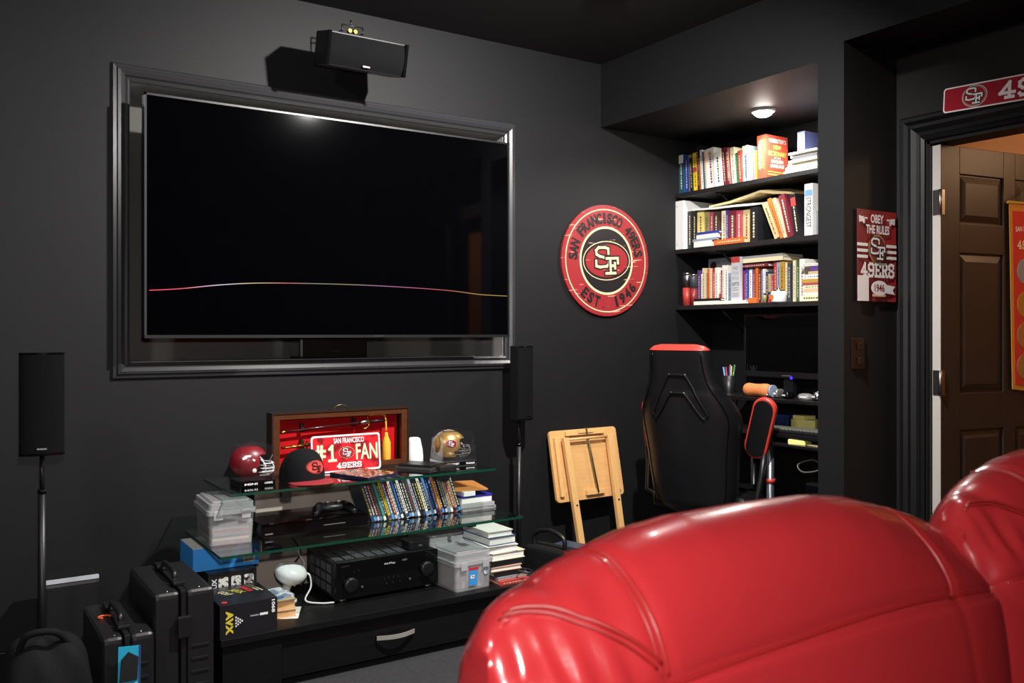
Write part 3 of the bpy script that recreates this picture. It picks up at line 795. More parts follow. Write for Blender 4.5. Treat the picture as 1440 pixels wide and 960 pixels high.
o = MB().box(0, .085, 0, .12, 0, .010).build('card_case', nodes_mat('card_cover', covermat, .35)); o.location = (1.068, 3.235, BZ + .066); o.rotation_euler = (0, 0, R(8)); tag(o, 'small flat case with picture cover on the paperbacks', 'case')

# white desk-lamp head on its stem with its cord
t = thing('white_lamp', 'white bowl shaped lamp head tipped beside the amplifier', 'lamp', (1.175, 3.40, BZ))
Ml = T((0, 0, .06)) @ Matrix.Rotation(R(12), 4, 'Y') @ Matrix.Rotation(R(12), 4, 'X')
MB().lathe([(.018, -.02), (.016, .0), (.018, .012), (.032, .022), (.052, .036), (.062, .052), (.064, .064), (.061, .074), (.050, .086), (.030, .094), (.001, .097)], 32, Ml, cap=False).build('bowl', WHITE, t)
MB().lathe([(.04, 0), (.04, .01), (.014, .018), (.013, .06)], 24).build('foot', WHITE, t)
MB().tube(smooth_pts([(.03, .0, .06), (.075, -.03, .11), (.085, -.04, .06), (.055, -.06, .015), (.10, -.10, .006), (.15, -.12, .006)], 6), .0035).build('cord', WHITE, t)

# amplifier
rc = thing('av_receiver', 'wide black amplifier with two dials on the stand base', 'amplifier', (1.552, 3.27, BZ))
RW = .225
MB().box(-RW, RW, .012, .32, .016, .155).build('case', mat('receiver_case', '#1e1e21', .45), rc, bevel=.003)
MB().box(-RW - .001, RW + .001, 0, .0118, .014, .157).build('front_panel', BLACKG, rc, bevel=.002)
MB().box(-RW + .01, RW - .01, -.0012, -.0002, .085, .150).build('display_window', mat('display_dark', '#030304', .06), rc)
Fr = fY(0, -.0016, 0)
text('YAMAHA', .04, .006, SILVER, rc, -.187, .143, .0, 0, .02, pre=Fr)
text('AirPlay', .05, .010, WPR, rc, .005, .128, .0, 0, .01, pre=Fr)
text('HD', .022, .007, GREYP, rc, .072, .134, 0, 0, .02, pre=Fr)
for x, r_ in ((-.165, .030), (.170, .030)):
    MB().lathe([(r_, 0), (r_, .014), (r_ * .93, .018), (r_ * .5, .0185), (.001, .0185)], 32, T((x, -.0005, .068 if x < 0 else .085)) @ Matrix.Rotation(R(90), 4, 'X'), cap=False).build('dial', BLACK, rc)
for i, (x, z) in enumerate(((-.02, .07), (.0, .07), (.02, .07), (.04, .07), (-.01, .048), (.02, .048), (.05, .048), (.095, .052), (-.115, .052), (-.15, .115), (-.13, .118))):
    MB().lathe([(.005, 0), (.004, .004)], 12, T((x, -.0005, z)) @ Matrix.Rotation(R(90), 4, 'X')).build('button', GREYM if i in (7, 8) else BLACK, rc)
b = MB()
for r_ in range(3):
    for c_ in range(31):
        if c_ % 4 == 3: continue
        x0 = -.205 + c_ * .0115 + r_ * .002
        b.box(x0, x0 + .007, .05 + r_ * .082, .05 + r_ * .082 + .068, .1551, .1562)
o = b.build('vent_slots', mat('vent_grey', '#5c5d62', .5), rc); o['kind'] = 'stuff'
b = MB()
for r_ in range(3):
    for c_ in range(4): b.box(-RW - .0012, -RW - .0002, .05 + c_ * .06, .05 + c_ * .06 + .045, .03 + r_ * .04, .06 + r_ * .04)
o = b.build('side_vents', MATS['vent_grey'], rc); o['kind'] = 'stuff'
for sx in (-.19, .19):
    for sy in (.03, .28): MB().lathe([(.02, 0), (.018, .016)], 16, T((sx, sy, 0))).build('foot', SILVER if sy < .1 else BLACK, rc)
t = thing('remote_sensor_box', 'small black rounded box on top of the amplifier', 'box', (1.712, 3.345, BZ + .1572))
MB().prism(rrect(.105, .085, .022, 6), 0, .036).build('body', BLACK, t, bevel=.004)
MB().box(-.008, .008, -.0440, -.0428, .014, .020).build('logo', GREYM, t)

# clear storage bins
def bin_(label, x, y, z, w_, d_, h_, rot, taper=.92, name='storage_bin', lidh=.035, group=None):
    t = thing(name, label, 'storage bin', (x, y, z), rot, group)
    b = MB(); k = taper; wl = .0022
    def ringpts(sx, sy, r_, zz): return [(p[0], p[1], zz) for p in rrect(sx, sy, r_, 4)]
    n = len(rrect(1, 1, .1, 4))
    lv = [ringpts(w_ * k, d_ * k, .012, 0.0), ringpts(w_, d_, .014, h_), ringpts(w_ - 2 * wl, d_ - 2 * wl, .013, h_), ringpts(w_ * k - 2 * wl, d_ * k - 2 * wl, .011, wl)]
    vs = [p for l in lv for p in l]; fs = [list(range(n))[::-1]]
    for i in range(3):
        for q in range(n): fs.append((i * n + q, i * n + (q + 1) % n, (i + 1) * n + (q + 1) % n, (i + 1) * n + q))
    fs.append(list(range(3 * n, 4 * n)))
    b.add(vs, fs); b.build('tub', BINM, t)
    b = MB(); b.prism(rrect(w_ + .012, d_ + .012, .016, 5), h_ - .014, h_ + .004); b.prism(rrect(w_ - .004, d_ - .004, .014, 5), h_ + .004, h_ + lidh - .008); b.prism(rrect(w_ - .03, d_ - .03, .012, 5), h_ + lidh - .008, h_ + lidh)
    b.build('lid', BINLID, t, bevel=.002)
    for sx in (-.3, .3):
        MB().box(sx * w_ - .016, sx * w_ + .016, -d_ / 2 - .010, -d_ / 2 - .006, h_ - .030, h_ + .004).build('latch', BINLID, t, bevel=.002)
    return t
LB = bin_('clear lidded bin full of papers on the left of the middle glass shelf', .930, 3.385, GZ1, .165, .25, .125, -3)
for i, k_ in enumerate(('rose', 'cream', 'maroon', 'greyblue', 'orange', 'white', 'grey')):
    o = MB().box(-.066, .066, -.10, .10, 0, .009).build('papers_in_bin', pm(k_)); o.location = (.930, 3.385, GZ1 + .004 + i * .0095); o.rotation_euler = (0, 0, R(-3 + (i * 37 % 7) * .4))
    tag(o, ['dusky pink', 'cream', 'maroon', 'blue grey', 'orange', 'white', 'grey'][i] + ' papers lying in the left clear bin, ' + ['lowest layer', 'second layer from below', 'third layer from below', 'fourth layer from below', 'fifth layer from below', 'sixth layer from below', 'topmost layer'][i], 'papers', 'papers in the left clear bin')
o = MB().box(-.07, .07, -.004, .004, -.006, .006).build('rolled_paper', PAPER); o.location = (.935, 3.30, GZ1 + .092); o.rotation_euler = (0, R(14), R(-6)); tag(o, 'white rolled sheet slanting inside the left clear bin', 'paper')
B2 = bin_('milky storage bin with blue sticker beside the amplifier', 1.873, 3.245, BZ, .18, .20, .118, 4, .95, lidh=.042)
F2 = fY(0, -.0995, 0)
Bl = mat('sticker_blue', '#3f8fd6', .4)
MB().prism(rrect(.042, .062, .002, 2, -.004, .05), 0, .0008, F2).build('sticker', Bl, B2)
MB().prism(rrect(.046, .010, .001, 2, -.002, .087), 0, .0012, F2).build('sticker_band', REDP, B2)
MB().prism(rrect(.020, .014, .001, 2, -.008, .055), 0, .0012, F2).build('sticker_picture', PIC, B2)
MB().prism([(.06 + p[0], .068 + p[1]) for p in oval(.022, .026, 20)], 0, .0008, F2).build('round_sticker', nodes_mat('globe_print', covermat, .4), B2)
bin_('second milky bin behind the stickered one', 1.90, 3.485, BZ, .20, .20, .15, 0, .95, lidh=.03)
o = MB().box(-.07, .07, -.07, .07, 0, .09).build('paper_block', PAPER); o.location = (1.873, 3.245, BZ + .004); tag(o, 'pale block of papers inside the stickered bin', 'papers')

# stack of lying books right of the bins, page edges to the room
zst = BZ
G_ = 'books lying in the stack right of the bins'
stack = [(.016, .15, 'red', 1.995, 3.13, 'red', 'red spined book at the bottom of the lying stack', 'spine'),
         (.012, .16, 'grey', 1.99, 3.15, None, 'thin grey magazine second from the bottom of the lying stack', 'pages'),
         (.022, .15, 'black', 1.985, 3.16, None, 'black covered book under the pale pages of the lying stack', 'spine'),
         (.020, .15, 'peach', 1.985, 3.165, None, 'book with pinkish pages in the middle of the lying stack', 'pages'),
         (.024, .16, 'black', 1.975, 3.165, None, 'thick black book in the middle of the lying stack', 'spine'),
         (.032, .165, 'cream', 1.98, 3.165, None, 'widest cream paged book of the lying stack', 'pages'),
         (.028, .15, 'white', 1.97, 3.17, None, 'white paged book above the widest one in the lying stack', 'pages'),
         (.034, .14, 'navy', 1.965, 3.18, None, 'navy covered book near the top of the lying stack', 'pages'),
         (.024, .125, 'white', 1.975, 3.19, None, 'topmost cream book of the lying stack', 'pages')]
for i, (th, L, c_, x, y, ttl, lb, side) in enumerate(stack):
    if side == 'pages': M = frame((x, y + .21, zst), (0, 0, 1), (1, .05 * ((i * 5) % 3 - 1), 0)); book(lb, M, th, L, .21, pm(c_), G_, None, PAGESW)
    else: M = frame((x + L, y, zst), (0, 0, 1), (-1, 0, 0)); book(lb, M, th, L, .20, pm(c_), G_, pm('cream') if ttl else None, seed=i)
    zst += th + .0004
o = MB().tube(smooth_pts([(2.10, 3.12, .262), (2.13, 3.10, .262), (2.155, 3.13, .262), (2.14, 3.16, .264), (2.11, 3.15, .266), (2.09, 3.13, .266), (2.12, 3.115, .268)], 6), .003).build('cable_coil', BLACK); tag(o, 'small black cable coiled at the right end of the stand base', 'cable')

# ---- on the middle glass
bp = thing('disc_player', 'flat black disc player on the middle glass shelf', 'disc player', (1.255, 3.29, GZ1))
MB().box(-.215, .215, .006, .24, .004, .052).build('case', BLACKG, bp, bevel=.003)
MB().box(-.216, .216, 0, .0058, .004, .050).build('front_panel', BLACKG, bp, bevel=.002)
MB().box(.03, .12, -.0008, -.0001, .022, .025).build('disc_slot', GREYM, bp)
MB().box(-.20, -.17, -.0008, -.0001, .012, .017).build('logo', GREYM, bp)
for sx in (-.19, .19):
    for sy in (.03, .21): MB().lathe([(.012, 0), (.012, .0042)], 12, T((sx, sy, 0))).build('foot', BLACK, bp)
gp = thing('game_controller', 'black game controller lying on the disc player', 'controller', (1.345, 3.36, GZ1 + .0525), -8)
b = MB()
def pad(u, v):
    a = 2 * math.pi * u; e = math.pi * (v - .5)
    x = .062 * math.cos(a) * math.cos(e) ** .6; y = .034 * math.sin(a) * math.cos(e) ** .6; z = .018 * math.sin(e) + .024
    return (x, y, z)
b.grid(pad, 28, 10, cu=True)
for s_ in (-1, 1): b.tube([(s_ * .045, .0, .026), (s_ * .066, -.030, .022), (s_ * .076, -.058, .014), (s_ * .080, -.070, .011)], [.022, .019, .014, .006], 12)
b.build('body', BLACK, gp)
for s_ in (-1, 1): MB().lathe([(.006, 0), (.006, .008), (.010, .009), (.009, .013)], 14, T((s_ * .022, -.018, .038))).build('thumbstick', GREYM, gp)
for k in range(4): MB().lathe([(.004, 0), (.004, .004)], 10, T((.042 + .011 * math.cos(k * math.pi / 2), .008 + .011 * math.sin(k * math.pi / 2), .038))).build('button', GREYM, gp)
b = MB(); b.box(-.052, -.034, .005, .011, .038, .043); b.box(-.046, -.040, -.001, .017, .038, .043); b.build('direction_pad', GREYM, gp)

disc = ['dark', 'teal', 'darkred', 'teal', 'green', 'black', 'yellow', 'steelblue', 'darkred', 'white', 'navy', 'black', 'white', 'black', 'dark', 'dark', 'silver', 'black', 'black', 'white', 'black', 'lightblue', 'black', 'navy', 'orange', 'dark', 'black', 'grey', 'tan', 'redbrown', 'tan', 'black']
names = {'dark': 'slate', 'steelblue': 'dull blue', 'redbrown': 'brick red', 'lightblue': 'light blue', 'darkred': 'dark red'}
ordn = ['first', 'second', 'third', 'fourth', 'fifth', 'sixth', 'seventh', 'eighth', 'ninth', 'tenth', 'eleventh', 'twelfth', 'thirteenth', 'fourteenth', 'fifteenth', 'sixteenth', 'seventeenth', 'eighteenth', 'nineteenth', 'twentieth'] + ['twenty-' + q for q in ('first', 'second', 'third', 'fourth', 'fifth', 'sixth', 'seventh', 'eighth', 'ninth')] + ['thirtieth'] + ['thirty-' + q for q in ('first', 'second', 'third', 'fourth', 'fifth', 'sixth', 'seventh', 'eighth', 'ninth')]
al = R(19); pitch = .0131
UP = Vector((-math.sin(al), 0, math.cos(al))); RT = Vector((math.cos(al), 0, math.sin(al)))
dm = {}
alt = ['white', 'yellow', 'silver', 'lightblue', 'red', 'cream']
rn = random.Random(5)
for i, c_ in enumerate(disc):
    wd = .0118; x = 1.506 + i * pitch
    M = Matrix((RT, UP, RT.cross(UP))).transposed().to_4x4(); M.translation = Vector((x, 3.325 + rn.uniform(-.004, .004), GZ1 + .0008))
    if c_ not in dm:
        b = MB(); b.box(0, wd, 0, .171, -.135, 0); me = b.mesh('disc_case', .0012, 1); me.materials.append(pm(c_)); dm[c_] = me
    o = bpy.data.objects.new('disc_case', dm[c_]); COL.objects.link(o); o.matrix_world = M
    tag(o, '%s disc case, %s from the left in the leaning row' % (names.get(c_, c_), ordn[i]), 'disc case', 'disc cases on the middle glass shelf')
    b = MB(); y = .03
    while y < .150:
        l_ = rn.uniform(.004, .013); b.quad((wd * .34, y, .0004), (wd * .66, y, .0004), (wd * .66, y + l_, .0004), (wd * .34, y + l_, .0004)); y += l_ + rn.uniform(.003, .006)
    b.build('spine_title', pm(alt[(i * 5 + 1) % 6] if c_ in ('black', 'dark', 'navy', 'teal', 'darkred', 'redbrown', 'green', 'steelblue', 'red', 'lightblue', 'orange') else 'black'), o)
    b = MB(); b.quad((0.0006, .004, .0004), (wd - .0006, .004, .0004), (wd - .0006, .020, .0004), (0.0006, .020, .0004)); pass
    b.build('spine_band', pm(['navy', 'lightblue', 'silver', 'steelblue', 'white', 'black'][(i * 7) % 6]), o)
# papers and folders at the right end
def slab_thing(name, label, cat, x, y, z, w_, d_, h_, m, rot=0, bevel=.002, r_=.004):
    t = MB().prism(rrect(w_, d_, r_, 3), 0, h_).build(name, m, None, bevel=bevel); t.location = (x, y, z); t.rotation_euler = (0, 0, R(rot)); return tag(t, label, cat)
GREYF = mat('grey_folder', '#8d8d8f', .35); 
slab_thing('folder', 'shiny grey folder at the bottom of the paper stack by the disc cases', 'folder', 2.005, 3.44, GZ1, .175, .25, .012, GREYF, 2)
slab_thing('folder', 'pale grey bulging folder second from the bottom of the paper stack', 'folder', 2.005, 3.44, GZ1 + .0122, .17, .25, .018, clear_mat('plastic_sleeve', (.8, .8, .8), .2, .6, (.5, .5, .5)), -2)
slab_thing('paper_stack', 'white papers under the blue cover on the middle glass shelf', 'papers', 2.0, 3.44, GZ1 + .0304, .155, .23, .024, PAPER, 1)
slab_thing('notebook', 'deep blue notebook cover on the white papers', 'notebook', 2.0, 3.44, GZ1 + .0546, .158, .235, .009, mat('deep_blue', '#2a2a90', .35), 1)
slab_thing('small_box', 'small white box under the wooden board', 'box', 1.955, 3.41, GZ1 + .0638, .06, .19, .020, WHITE, 3)
slab_thing('wooden_board', 'thin tan wooden board with a slot on top of the papers', 'board', 1.995, 3.44, GZ1 + .0840, .17, .24, .006, mat('tan_board', '#b9793c', .5, wood=(4, 30, 4), var=(3, .2)), -14, r_=.012)

# ---- on the top glass
def football_helmet(loc, rot, label, shellm, maskm, emb, case_label):
    HS = .060
    t = thing('mini_helmet', label, 'helmet', loc, rot)
    def sh(u, v):
        a = 2 * math.pi * u; e = R(-62 + 152 * v)
        return (HS * 1.18 * math.cos(a) * math.cos(e), HS * .92 * math.sin(a) * math.cos(e), .066 + HS * 1.03 * math.sin(e))
    def opening(ps):
        c = sum((Vector(p) for p in ps), Vector()) / 4
        return c.x > .026 + .5 * (c.z - .066) * (c.z > .066) and c.z < .094 and abs(c.y) < .046 and c.x + .0 > .02 + max(0, (c.z - .08)) * 1.4
    b = MB(); b.grid(sh, 56, 34, cu=True, skip=opening)
    o = b.build('shell', shellm, t); md = o.modifiers.new('thickness', 'SOLIDIFY'); md.thickness = .003; md.offset = -1
    # padding inside, stripe down the middle, ear hole, jaw
    b = MB()
    def pd(u, v):
        a = 2 * math.pi * u; e = R(-55 + 145 * v); k = .9
        return (HS * 1.1 * k * math.cos(a) * math.cos(e) - .006, HS * .86 * k * math.sin(a) * math.cos(e), .066 + HS * k * math.sin(e))
    b.grid(pd, 28, 14, cu=True, skip=opening); b.build('padding', BLACKM, t)
    for dy, m_ in emb['stripes']:
        b = MB(); pts = []
        for k in range(25):
            e = R(22 + 190 * k / 24)
            pts.append((HS * 1.195 * math.cos(e), dy, .066 + HS * 1.045 * math.sin(e)))
        for p, q in zip(pts, pts[1:]):
            b.add([(p[0], p[1] - .0035, p[2]), (p[0], p[1] + .0035, p[2]), (q[0], q[1] + .0035, q[2]), (q[0], q[1] - .0035, q[2])], [(0, 1, 2, 3)])
        b.build('stripe', m_, t)
    for s_ in (-1, 1):
        MB().lathe([(.008, 0), (.008, .002), (.005, .003)], 16, T((.018, s_ * HS * .80, .036)) @ Matrix.Rotation(R(-90 * s_), 4, 'X')).build('ear_hole', BLACKM if emb['kind'] == 'oval' else WHITE, t)
        # emblem bent onto the shell
        def warp(p, s_=s_):
            x = -.004 + p[0] * (1 if s_ < 0 else -1) * 1.0; z = .074 + p[1]
            q = max(.02, 1 - (x / (HS * 1.18)) ** 2 - ((z - .066) / (HS * 1.03)) ** 2)
            return (x, s_ * (HS * .92 * math.sqrt(q) + .0012 + p[2]), z)
        if emb['kind'] == 'oval':
            emblem(t, .052, .034, [(1, WPR), (.95, PRINTBLK), (.86, mat('helmet_red', '#8c1526', .3))], WPR, 0, 0, 0, warp=warp)
        else:
            b = MB(); b.strokes([[(0, .7), (.25, .95), (.7, 1.0)], [(.5, 1.0), (1.1, .35)], [(.0, .6), (.3, .72)]], -.018, -.008, .036, .026, .0065, .0004); b.v = [warp(v) for v in b.v]; b.build('shell_mark', WPR, t)
    # face mask of bent bars
    b = MB()
    def arc(z, x0, bul, r_=.0022, w0=.046):
        b.tube([(x0 - .002 + bul * (1 - (k / 8 - 1) ** 2), w0 * (k / 8 - 1), z - .003 * (1 - (k / 8 - 1) ** 2)) for k in range(17)], r_, 6)
    arc(.030, .046, .046); arc(.042, .046, .048); arc(.060, .052, .040)
    for y in (-.014, .014): b.tube([(.083, y, .062), (.092, y, .044), (.090, y, .028), (.076, y, .016)], .0022, 6)
    for y in (-.042, .042): b.tube([(.040, y * 1.1, .078), (.056, y, .060), (.060, y, .040), (.056, y * .9, .026)], .0022, 6)
    arc(.016, .040, .040, .0022, .036)
    b.build('face_mask', maskm, t)
    return t
def display_case(loc, rot, label, w_, d_, h_, basem, words, flat):
    t = thing('display_case', label, 'display case', loc, rot)
    MB().box(-w_ / 2, w_ / 2, -d_ / 2, d_ / 2, 0, .022).build('plinth', basem, t, bevel=.003)
    th = .002; a, c, zt = w_ / 2 - .002, d_ / 2 - .002, h_
    k = .97 if not flat else .90
    b = MB()
    lo = [(-a, -c, .0225), (a, -c, .0225), (a, c, .0225), (-a, c, .0225)]; hi = [(p[0] * k, p[1] * k, zt) for p in lo]
    b.add(lo + hi, [(0, 1, 5, 4), (1, 2, 6, 5), (2, 3, 7, 6), (3, 0, 4, 7), (4, 5, 6, 7)])
    b.build('clear_cover', ACRYL, t)
    F_ = fY(0, -d_ / 2 - .0006, .011)
    MB().prism(rrect(w_ * .92, .016, .001, 2), 0, .0003, F_).build('name_plate', BLACKG, t)
    for s_, x in zip(words, (-w_ * .2, w_ * .3)): text(s_, w_ * (.36 if x < 0 else .24), .0075, WPR, t, x, 0, .0006, 0, .015, pre=F_)
    return t
MAROONM = mat('helmet_maroon', '#7d1722', .38, coat=.25)
GOLDSH = mat('helmet_gold', '#b79257', .32, .55, coat=.3)
t = display_case((1.032, 3.37, GZ2), 2, 'clear display case with black plinth holding the maroon helmet', .135, .125, .150, BLACKG, ('MINI', 'AUTHENTIC'), False)
MB().lathe([(.012, .150), (.012, .156), (.020, .158), (.018, .163)], 20).build('top_knob', ACRYL, t)
football_helmet((1.018, 3.37, GZ2 + .0225), -14, 'maroon miniature helmet with white mask in a clear case', MAROONM, WHITE, {'kind': 'mark', 'stripes': []}, '')
t = display_case((1.925, 3.40, GZ2), -4, 'clear display case with silver edged plinth holding the gold helmet', .165, .135, .148, SILVER, ('MINI HELMET', 'Riddell'), True)
football_helmet((1.905, 3.40, GZ2 + .0225), -16, 'gold miniature helmet with red oval emblem in a clear case', GOLDSH, GREYM, {'kind': 'oval', 'stripes': [(-.010, WPR), (0, mat('helmet_red', '#8c1526', .3)), (.010, WPR)]}, '')

# cap
cp = thing('baseball_cap', 'black cap with red brim and red oval patch on the top glass shelf', 'cap', (1.212, 3.330, GZ2), -74)
CAPM = mat('cap_wool', '#101012', .9, bump=(500, .5, .002), spec=.2)
def crown(u, v):
    a = 2 * math.pi * u; e = R(90 * v)
    f = max(0, math.cos(a))                   # front faces local +x, stands taller
    r_ = math.cos(e) ** (.62 if math.cos(a) > 0 else .9)
    hgt = .118 * math.sin(e) ** .9
    return (.098 * math.cos(a) * r_, .082 * math.sin(a) * r_, hgt * (1 + .05 * f) + .006)
MB().grid(crown, 48, 16, cu=True).build('crown', CAPM, cp)
def brim(u, v):
    a = R(-78 + 156 * u)
    r0 = (.096 * math.cos(a), .083 * math.sin(a)); k = .068 * max(0, math.cos(a)) ** .5
    return (r0[0] + k * v, r0[1] * (1 + .08 * v * math.cos(a)), .010 - .006 * v + .010 * (1 - (2 * u - 1) ** 2) - .004)
o = MB().grid(brim, 30, 8).build('brim', mat('cap_red', '#8f2228', .75, bump=(500, .4, .002)), cp); md = o.modifiers.new('thickness', 'SOLIDIFY'); md.thickness = .003
def cwarp(p):
    y = p[0]; z = .064 + p[1]
    e = math.asin(min(1, ((z - .006) / (.118 * 1.05)) ** (1 / .9))); r_ = math.cos(e) ** .62
    q = max(0, 1 - (y / (.082 * max(r_, .2))) ** 2)
    return (.098 * r_ * math.sqrt(q) + .0015 + p[2], y, z)
CR = mat('patch_red', '#c23a33', .7)
emblem(cp, .078, .050, [(1, CR), (.94, CAPM), (.88, CR)], CAPM, 0, 0, 0, warp=cwarp, lh=.7, tk=.072)
MB().lathe([(.006, 0), (.004, .004)], 12, T((0, 0, .123))).build('top_button', CAPM, cp)

# sword case with two swords and tassel
SWY = 3.50
sc_ = thing('sword_case', 'walnut display case lined with red felt on the top glass shelf', 'display case', (1.455, SWY, GZ2))
HWc, HH, DD = .305, .252, .07
DW2 = mat('dark_walnut', '#2a1a12', .35)
MB().box(-HWc, HWc, DD - .008, DD, 0, HH).build('back_board', DW2, sc_)
MB().box(-HWc + .03, HWc - .03, DD - .0088, DD - .0081, .02, HH - .022).build('felt_lining', FELT, sc_)
for a in ((-HWc, -HWc + .006, 0, DD - .008, 0, HH), (HWc - .006, HWc, 0, DD - .008, 0, HH), (-HWc + .006, HWc - .006, 0, DD - .008, HH - .006, HH), (-HWc + .006, HWc - .006, 0, DD - .008, 0, .006)):
    MB().box(*a).build('side_board', DW2, sc_)
for a in ((-HWc + .006, -HWc + .034, .004, .024, .006, HH - .006), (HWc - .034, HWc - .006, .004, .024, .006, HH - .006), (-HWc + .034, HWc - .034, .004, .024, HH - .028, HH - .006), (-HWc + .034, HWc - .034, .004, .024, .006, .026)):
    MB().box(*a).build('front_frame', WALNUT, sc_, bevel=.002)
b = MB(); b.tube(smooth_pts([(-.03, .03, HH + .001), (-.024, .03, HH + .014), (.0, .03, HH + .020), (.024, .03, HH + .014), (.03, .03, HH + .001)], 5), .0028); b.build('carry_handle', mat('dark_brass', '#5a4a30', .35, .8), sc_)
for x in (-.04, .04): MB().box(x - .012, x + .012, .024, .036, HH + .0002, HH + .003).build('handle_plate', BLACK, sc_)
for x, z in ((-.165, .185), (.065, .195), (-.165, .118)): MB().box(x - .006, x + .006, .035, DD - .0089, z - .018, z + .018).build('sword_peg', BLACK, sc_, bevel=.002)
sw = thing('dress_sword', 'long sword with gold guard and yellow tassel mounted in the red case', 'sword', (1.455, SWY + .028, GZ2))
b = MB(); b.tube([(-.262, 0, .172), (-.10, 0, .182), (.08, 0, .192)], [.004, .0055, .006], 8); b.build('scabbard', mat('scabbard', '#3a0f12', .25), sw)
b = MB(); b.tube([(-.262, 0, .172), (-.235, 0, .1735)], .0062, 8); b.build('scabbard_tip', GOLDM, sw)
b = MB(); b.tube([(.085, 0, .192), (.09, 0, .1922), (.12, 0, .194), (.125, 0, .194)], [.006, .010, .010, .006], 10); b.build('ferrule', SILVER, sw)
b = MB(); b.tube([(.132, 0, .194), (.20, 0, .198)], .006, 10); b.build('grip', BLACK, sw)
b = MB(); b.tube(smooth_pts([(.118, 0, .218), (.126, 0, .205), (.129, 0, .194), (.124, 0, .175), (.106, 0, .165), (.098, 0, .170)], 5), .003, 8); b.build('guard', GOLDM, sw)
b = MB(); b.tube([(.2, 0, .198), (.21, 0, .1985)], [.007, .009], 10); b.build('pommel', GOLDM, sw)
YC = mat('yellow_cord', '#dca62c', .8, bump=(300, .5, .002))
b = MB(); b.tube(smooth_pts([(.126, -.004, .222), (.165, -.004, .224), (.196, -.004, .220), (.204, -.004, .200), (.206, -.005, .15)], 6), .0035, 8); b.build('tassel_cord', YC, sw)
b = MB(); b.lathe([(.004, .145), (.008, .14), (.008, .13), (.012, .12), (.019, .10), (.020, .03), (.019, .026)], 20, T((.206, -.006, 0))); b.build('tassel', YC, sw)
s2 = thing('short_sword', 'short gold sword below the long one in the red case', 'sword', (1.455, SWY + .028, GZ2))
b = MB(); b.tube([(-.258, 0, .108), (-.15, 0, .113)], [.005, .0065], 8); b.build('scabbard', GOLDM, s2)
b = MB(); b.tube([(-.15, 0, .113), (-.05, 0, .118)], .006, 8); b.build('grip', BLACK, s2)
b = MB(); b.box(-.152, -.146, -.004, .004, .096, .130); b.build('guard', GOLDM, s2)

# licence-style plate leaning on the case
PM = frame((1.452, 3.455, GZ2 + .002), (1, 0, 0), (0, .10, .995))
pl = thing('novelty_plate', 'red plate with white border leaning against the sword case', 'plate', M=PM)
MB().prism(rrect(.305, .152, .012, 5, 0, .076), 0, .0015).build('plate', SIGNWHITE, pl)
def platered(nt, co):
    n = nt.nodes.new('ShaderNodeTexNoise'); n.inputs['Scale'].default_value = 16; n.inputs['Detail'].default_value = 6
    r_ = nt.nodes.new('ShaderNodeValToRGB'); r_.color_ramp.elements[0].position = .42; r_.color_ramp.elements[1].position = .52
    r_.color_ramp.elements[0].color = (*lin('#7a1219'), 1); r_.color_ramp.elements[1].color = (*lin('#d21f2a'), 1)
    nt.links.new(co, n.inputs['Vector']); nt.links.new(n.outputs['Fac'], r_.inputs[0]); return r_.outputs[0]
MB().prism(rrect(.291, .138, .010, 5, 0, .076), .0015, .002).build('red_field', nodes_mat('plate_red', platered, .35), pl)
text('SAN FRANCISCO', .135, .022, SIGNWHITE, pl, .012, .128, .0028, 0, .02)
slab('#1', .108, .062, CREAM, pl, -.090, .078, .0028, t=.011)
text('FAN', .098, .066, CREAM, pl, .090, .078, .0028, 0, .02)
emblem(pl, .068, .046, [(1, CREAM), (.95, PRINTBLK), (.84, SIGNRED)], SIGNWHITE, 0, .078, .0026, lh=.7, tk=.072)
slab('49ERS', .112, .020, SIGNWHITE, pl, .01, .026, .0028, t=.0046)

# picture booklet in front of it
def crowd(nt, co):
    n = nt.nodes.new('ShaderNodeTexVoronoi'); n.inputs['Scale'].default_value = 62
    mp = nt.nodes.new('ShaderNodeMapping'); mp.inputs['Scale'].default_value = (.7, 1.3, 1)
    r_ = nt.nodes.new('ShaderNodeValToRGB'); r_.color_ramp.interpolation = 'LINEAR'
    e = r_.color_ramp.elements; e[0].position = .15; e[0].color = (*lin('#e2b58a'), 1); e[1].position = .62; e[1].color = (*lin('#141420'), 1)
    q = e.new(.36); q.color = (*lin('#b87850'), 1); q = e.new(.48); q.color = (*lin('#3a2226'), 1)
    nt.links.new(co, mp.inputs[0]); nt.links.new(mp.outputs[0], n.inputs['Vector']); nt.links.new(n.outputs['Distance'], r_.inputs[0])
    m2 = nt.nodes.new('ShaderNodeMath'); m2.operation = 'MULTIPLY'; m2.inputs[1].default_value = 1.0
    return r_.outputs[0]
o = thing('picture_booklet', 'booklet with a crowd of faces on its cover, before the red plate', 'booklet', (1.475, 3.335, GZ2), 20)
MB().box(-.085, .085, -.11, .11, 0, .010).build('block', mat('navy_card', '#171a3a', .4), o, bevel=.002)
MB().box(-.084, .084, -.109, .109, .0102, .011).build('cover', nodes_mat('crowd_print', crowd, .3), o)

t = thing('white_diffuser', 'white rounded bottle shaped device beside the sword case', 'diffuser', (1.803, 3.535, GZ2))
MB().lathe([(.037, 0), (.040, .008), (.040, .03), (.037, .06), (.031, .088), (.027, .106), (.019, .112), (.001, .113)], 32).build('body', WHITE, t)
slab_thing('black_case', 'flat black case in front of the white diffuser', 'case', 1.755, 3.385, GZ2 + .0092, .10, .16, .011, BLACK, 34)
slab_thing('grey_book', 'thin book with grey pages under the black case', 'book', 1.750, 3.385, GZ2, .11, .17, .009, mat('grey_cover', '#3a3638', .4), 34)
slab_thing('black_remote', 'small black box at the front edge of the top glass shelf', 'box', 1.815, 3.265, GZ2, .085, .05, .022, BLACK, -6, bevel=.006, r_=.015)

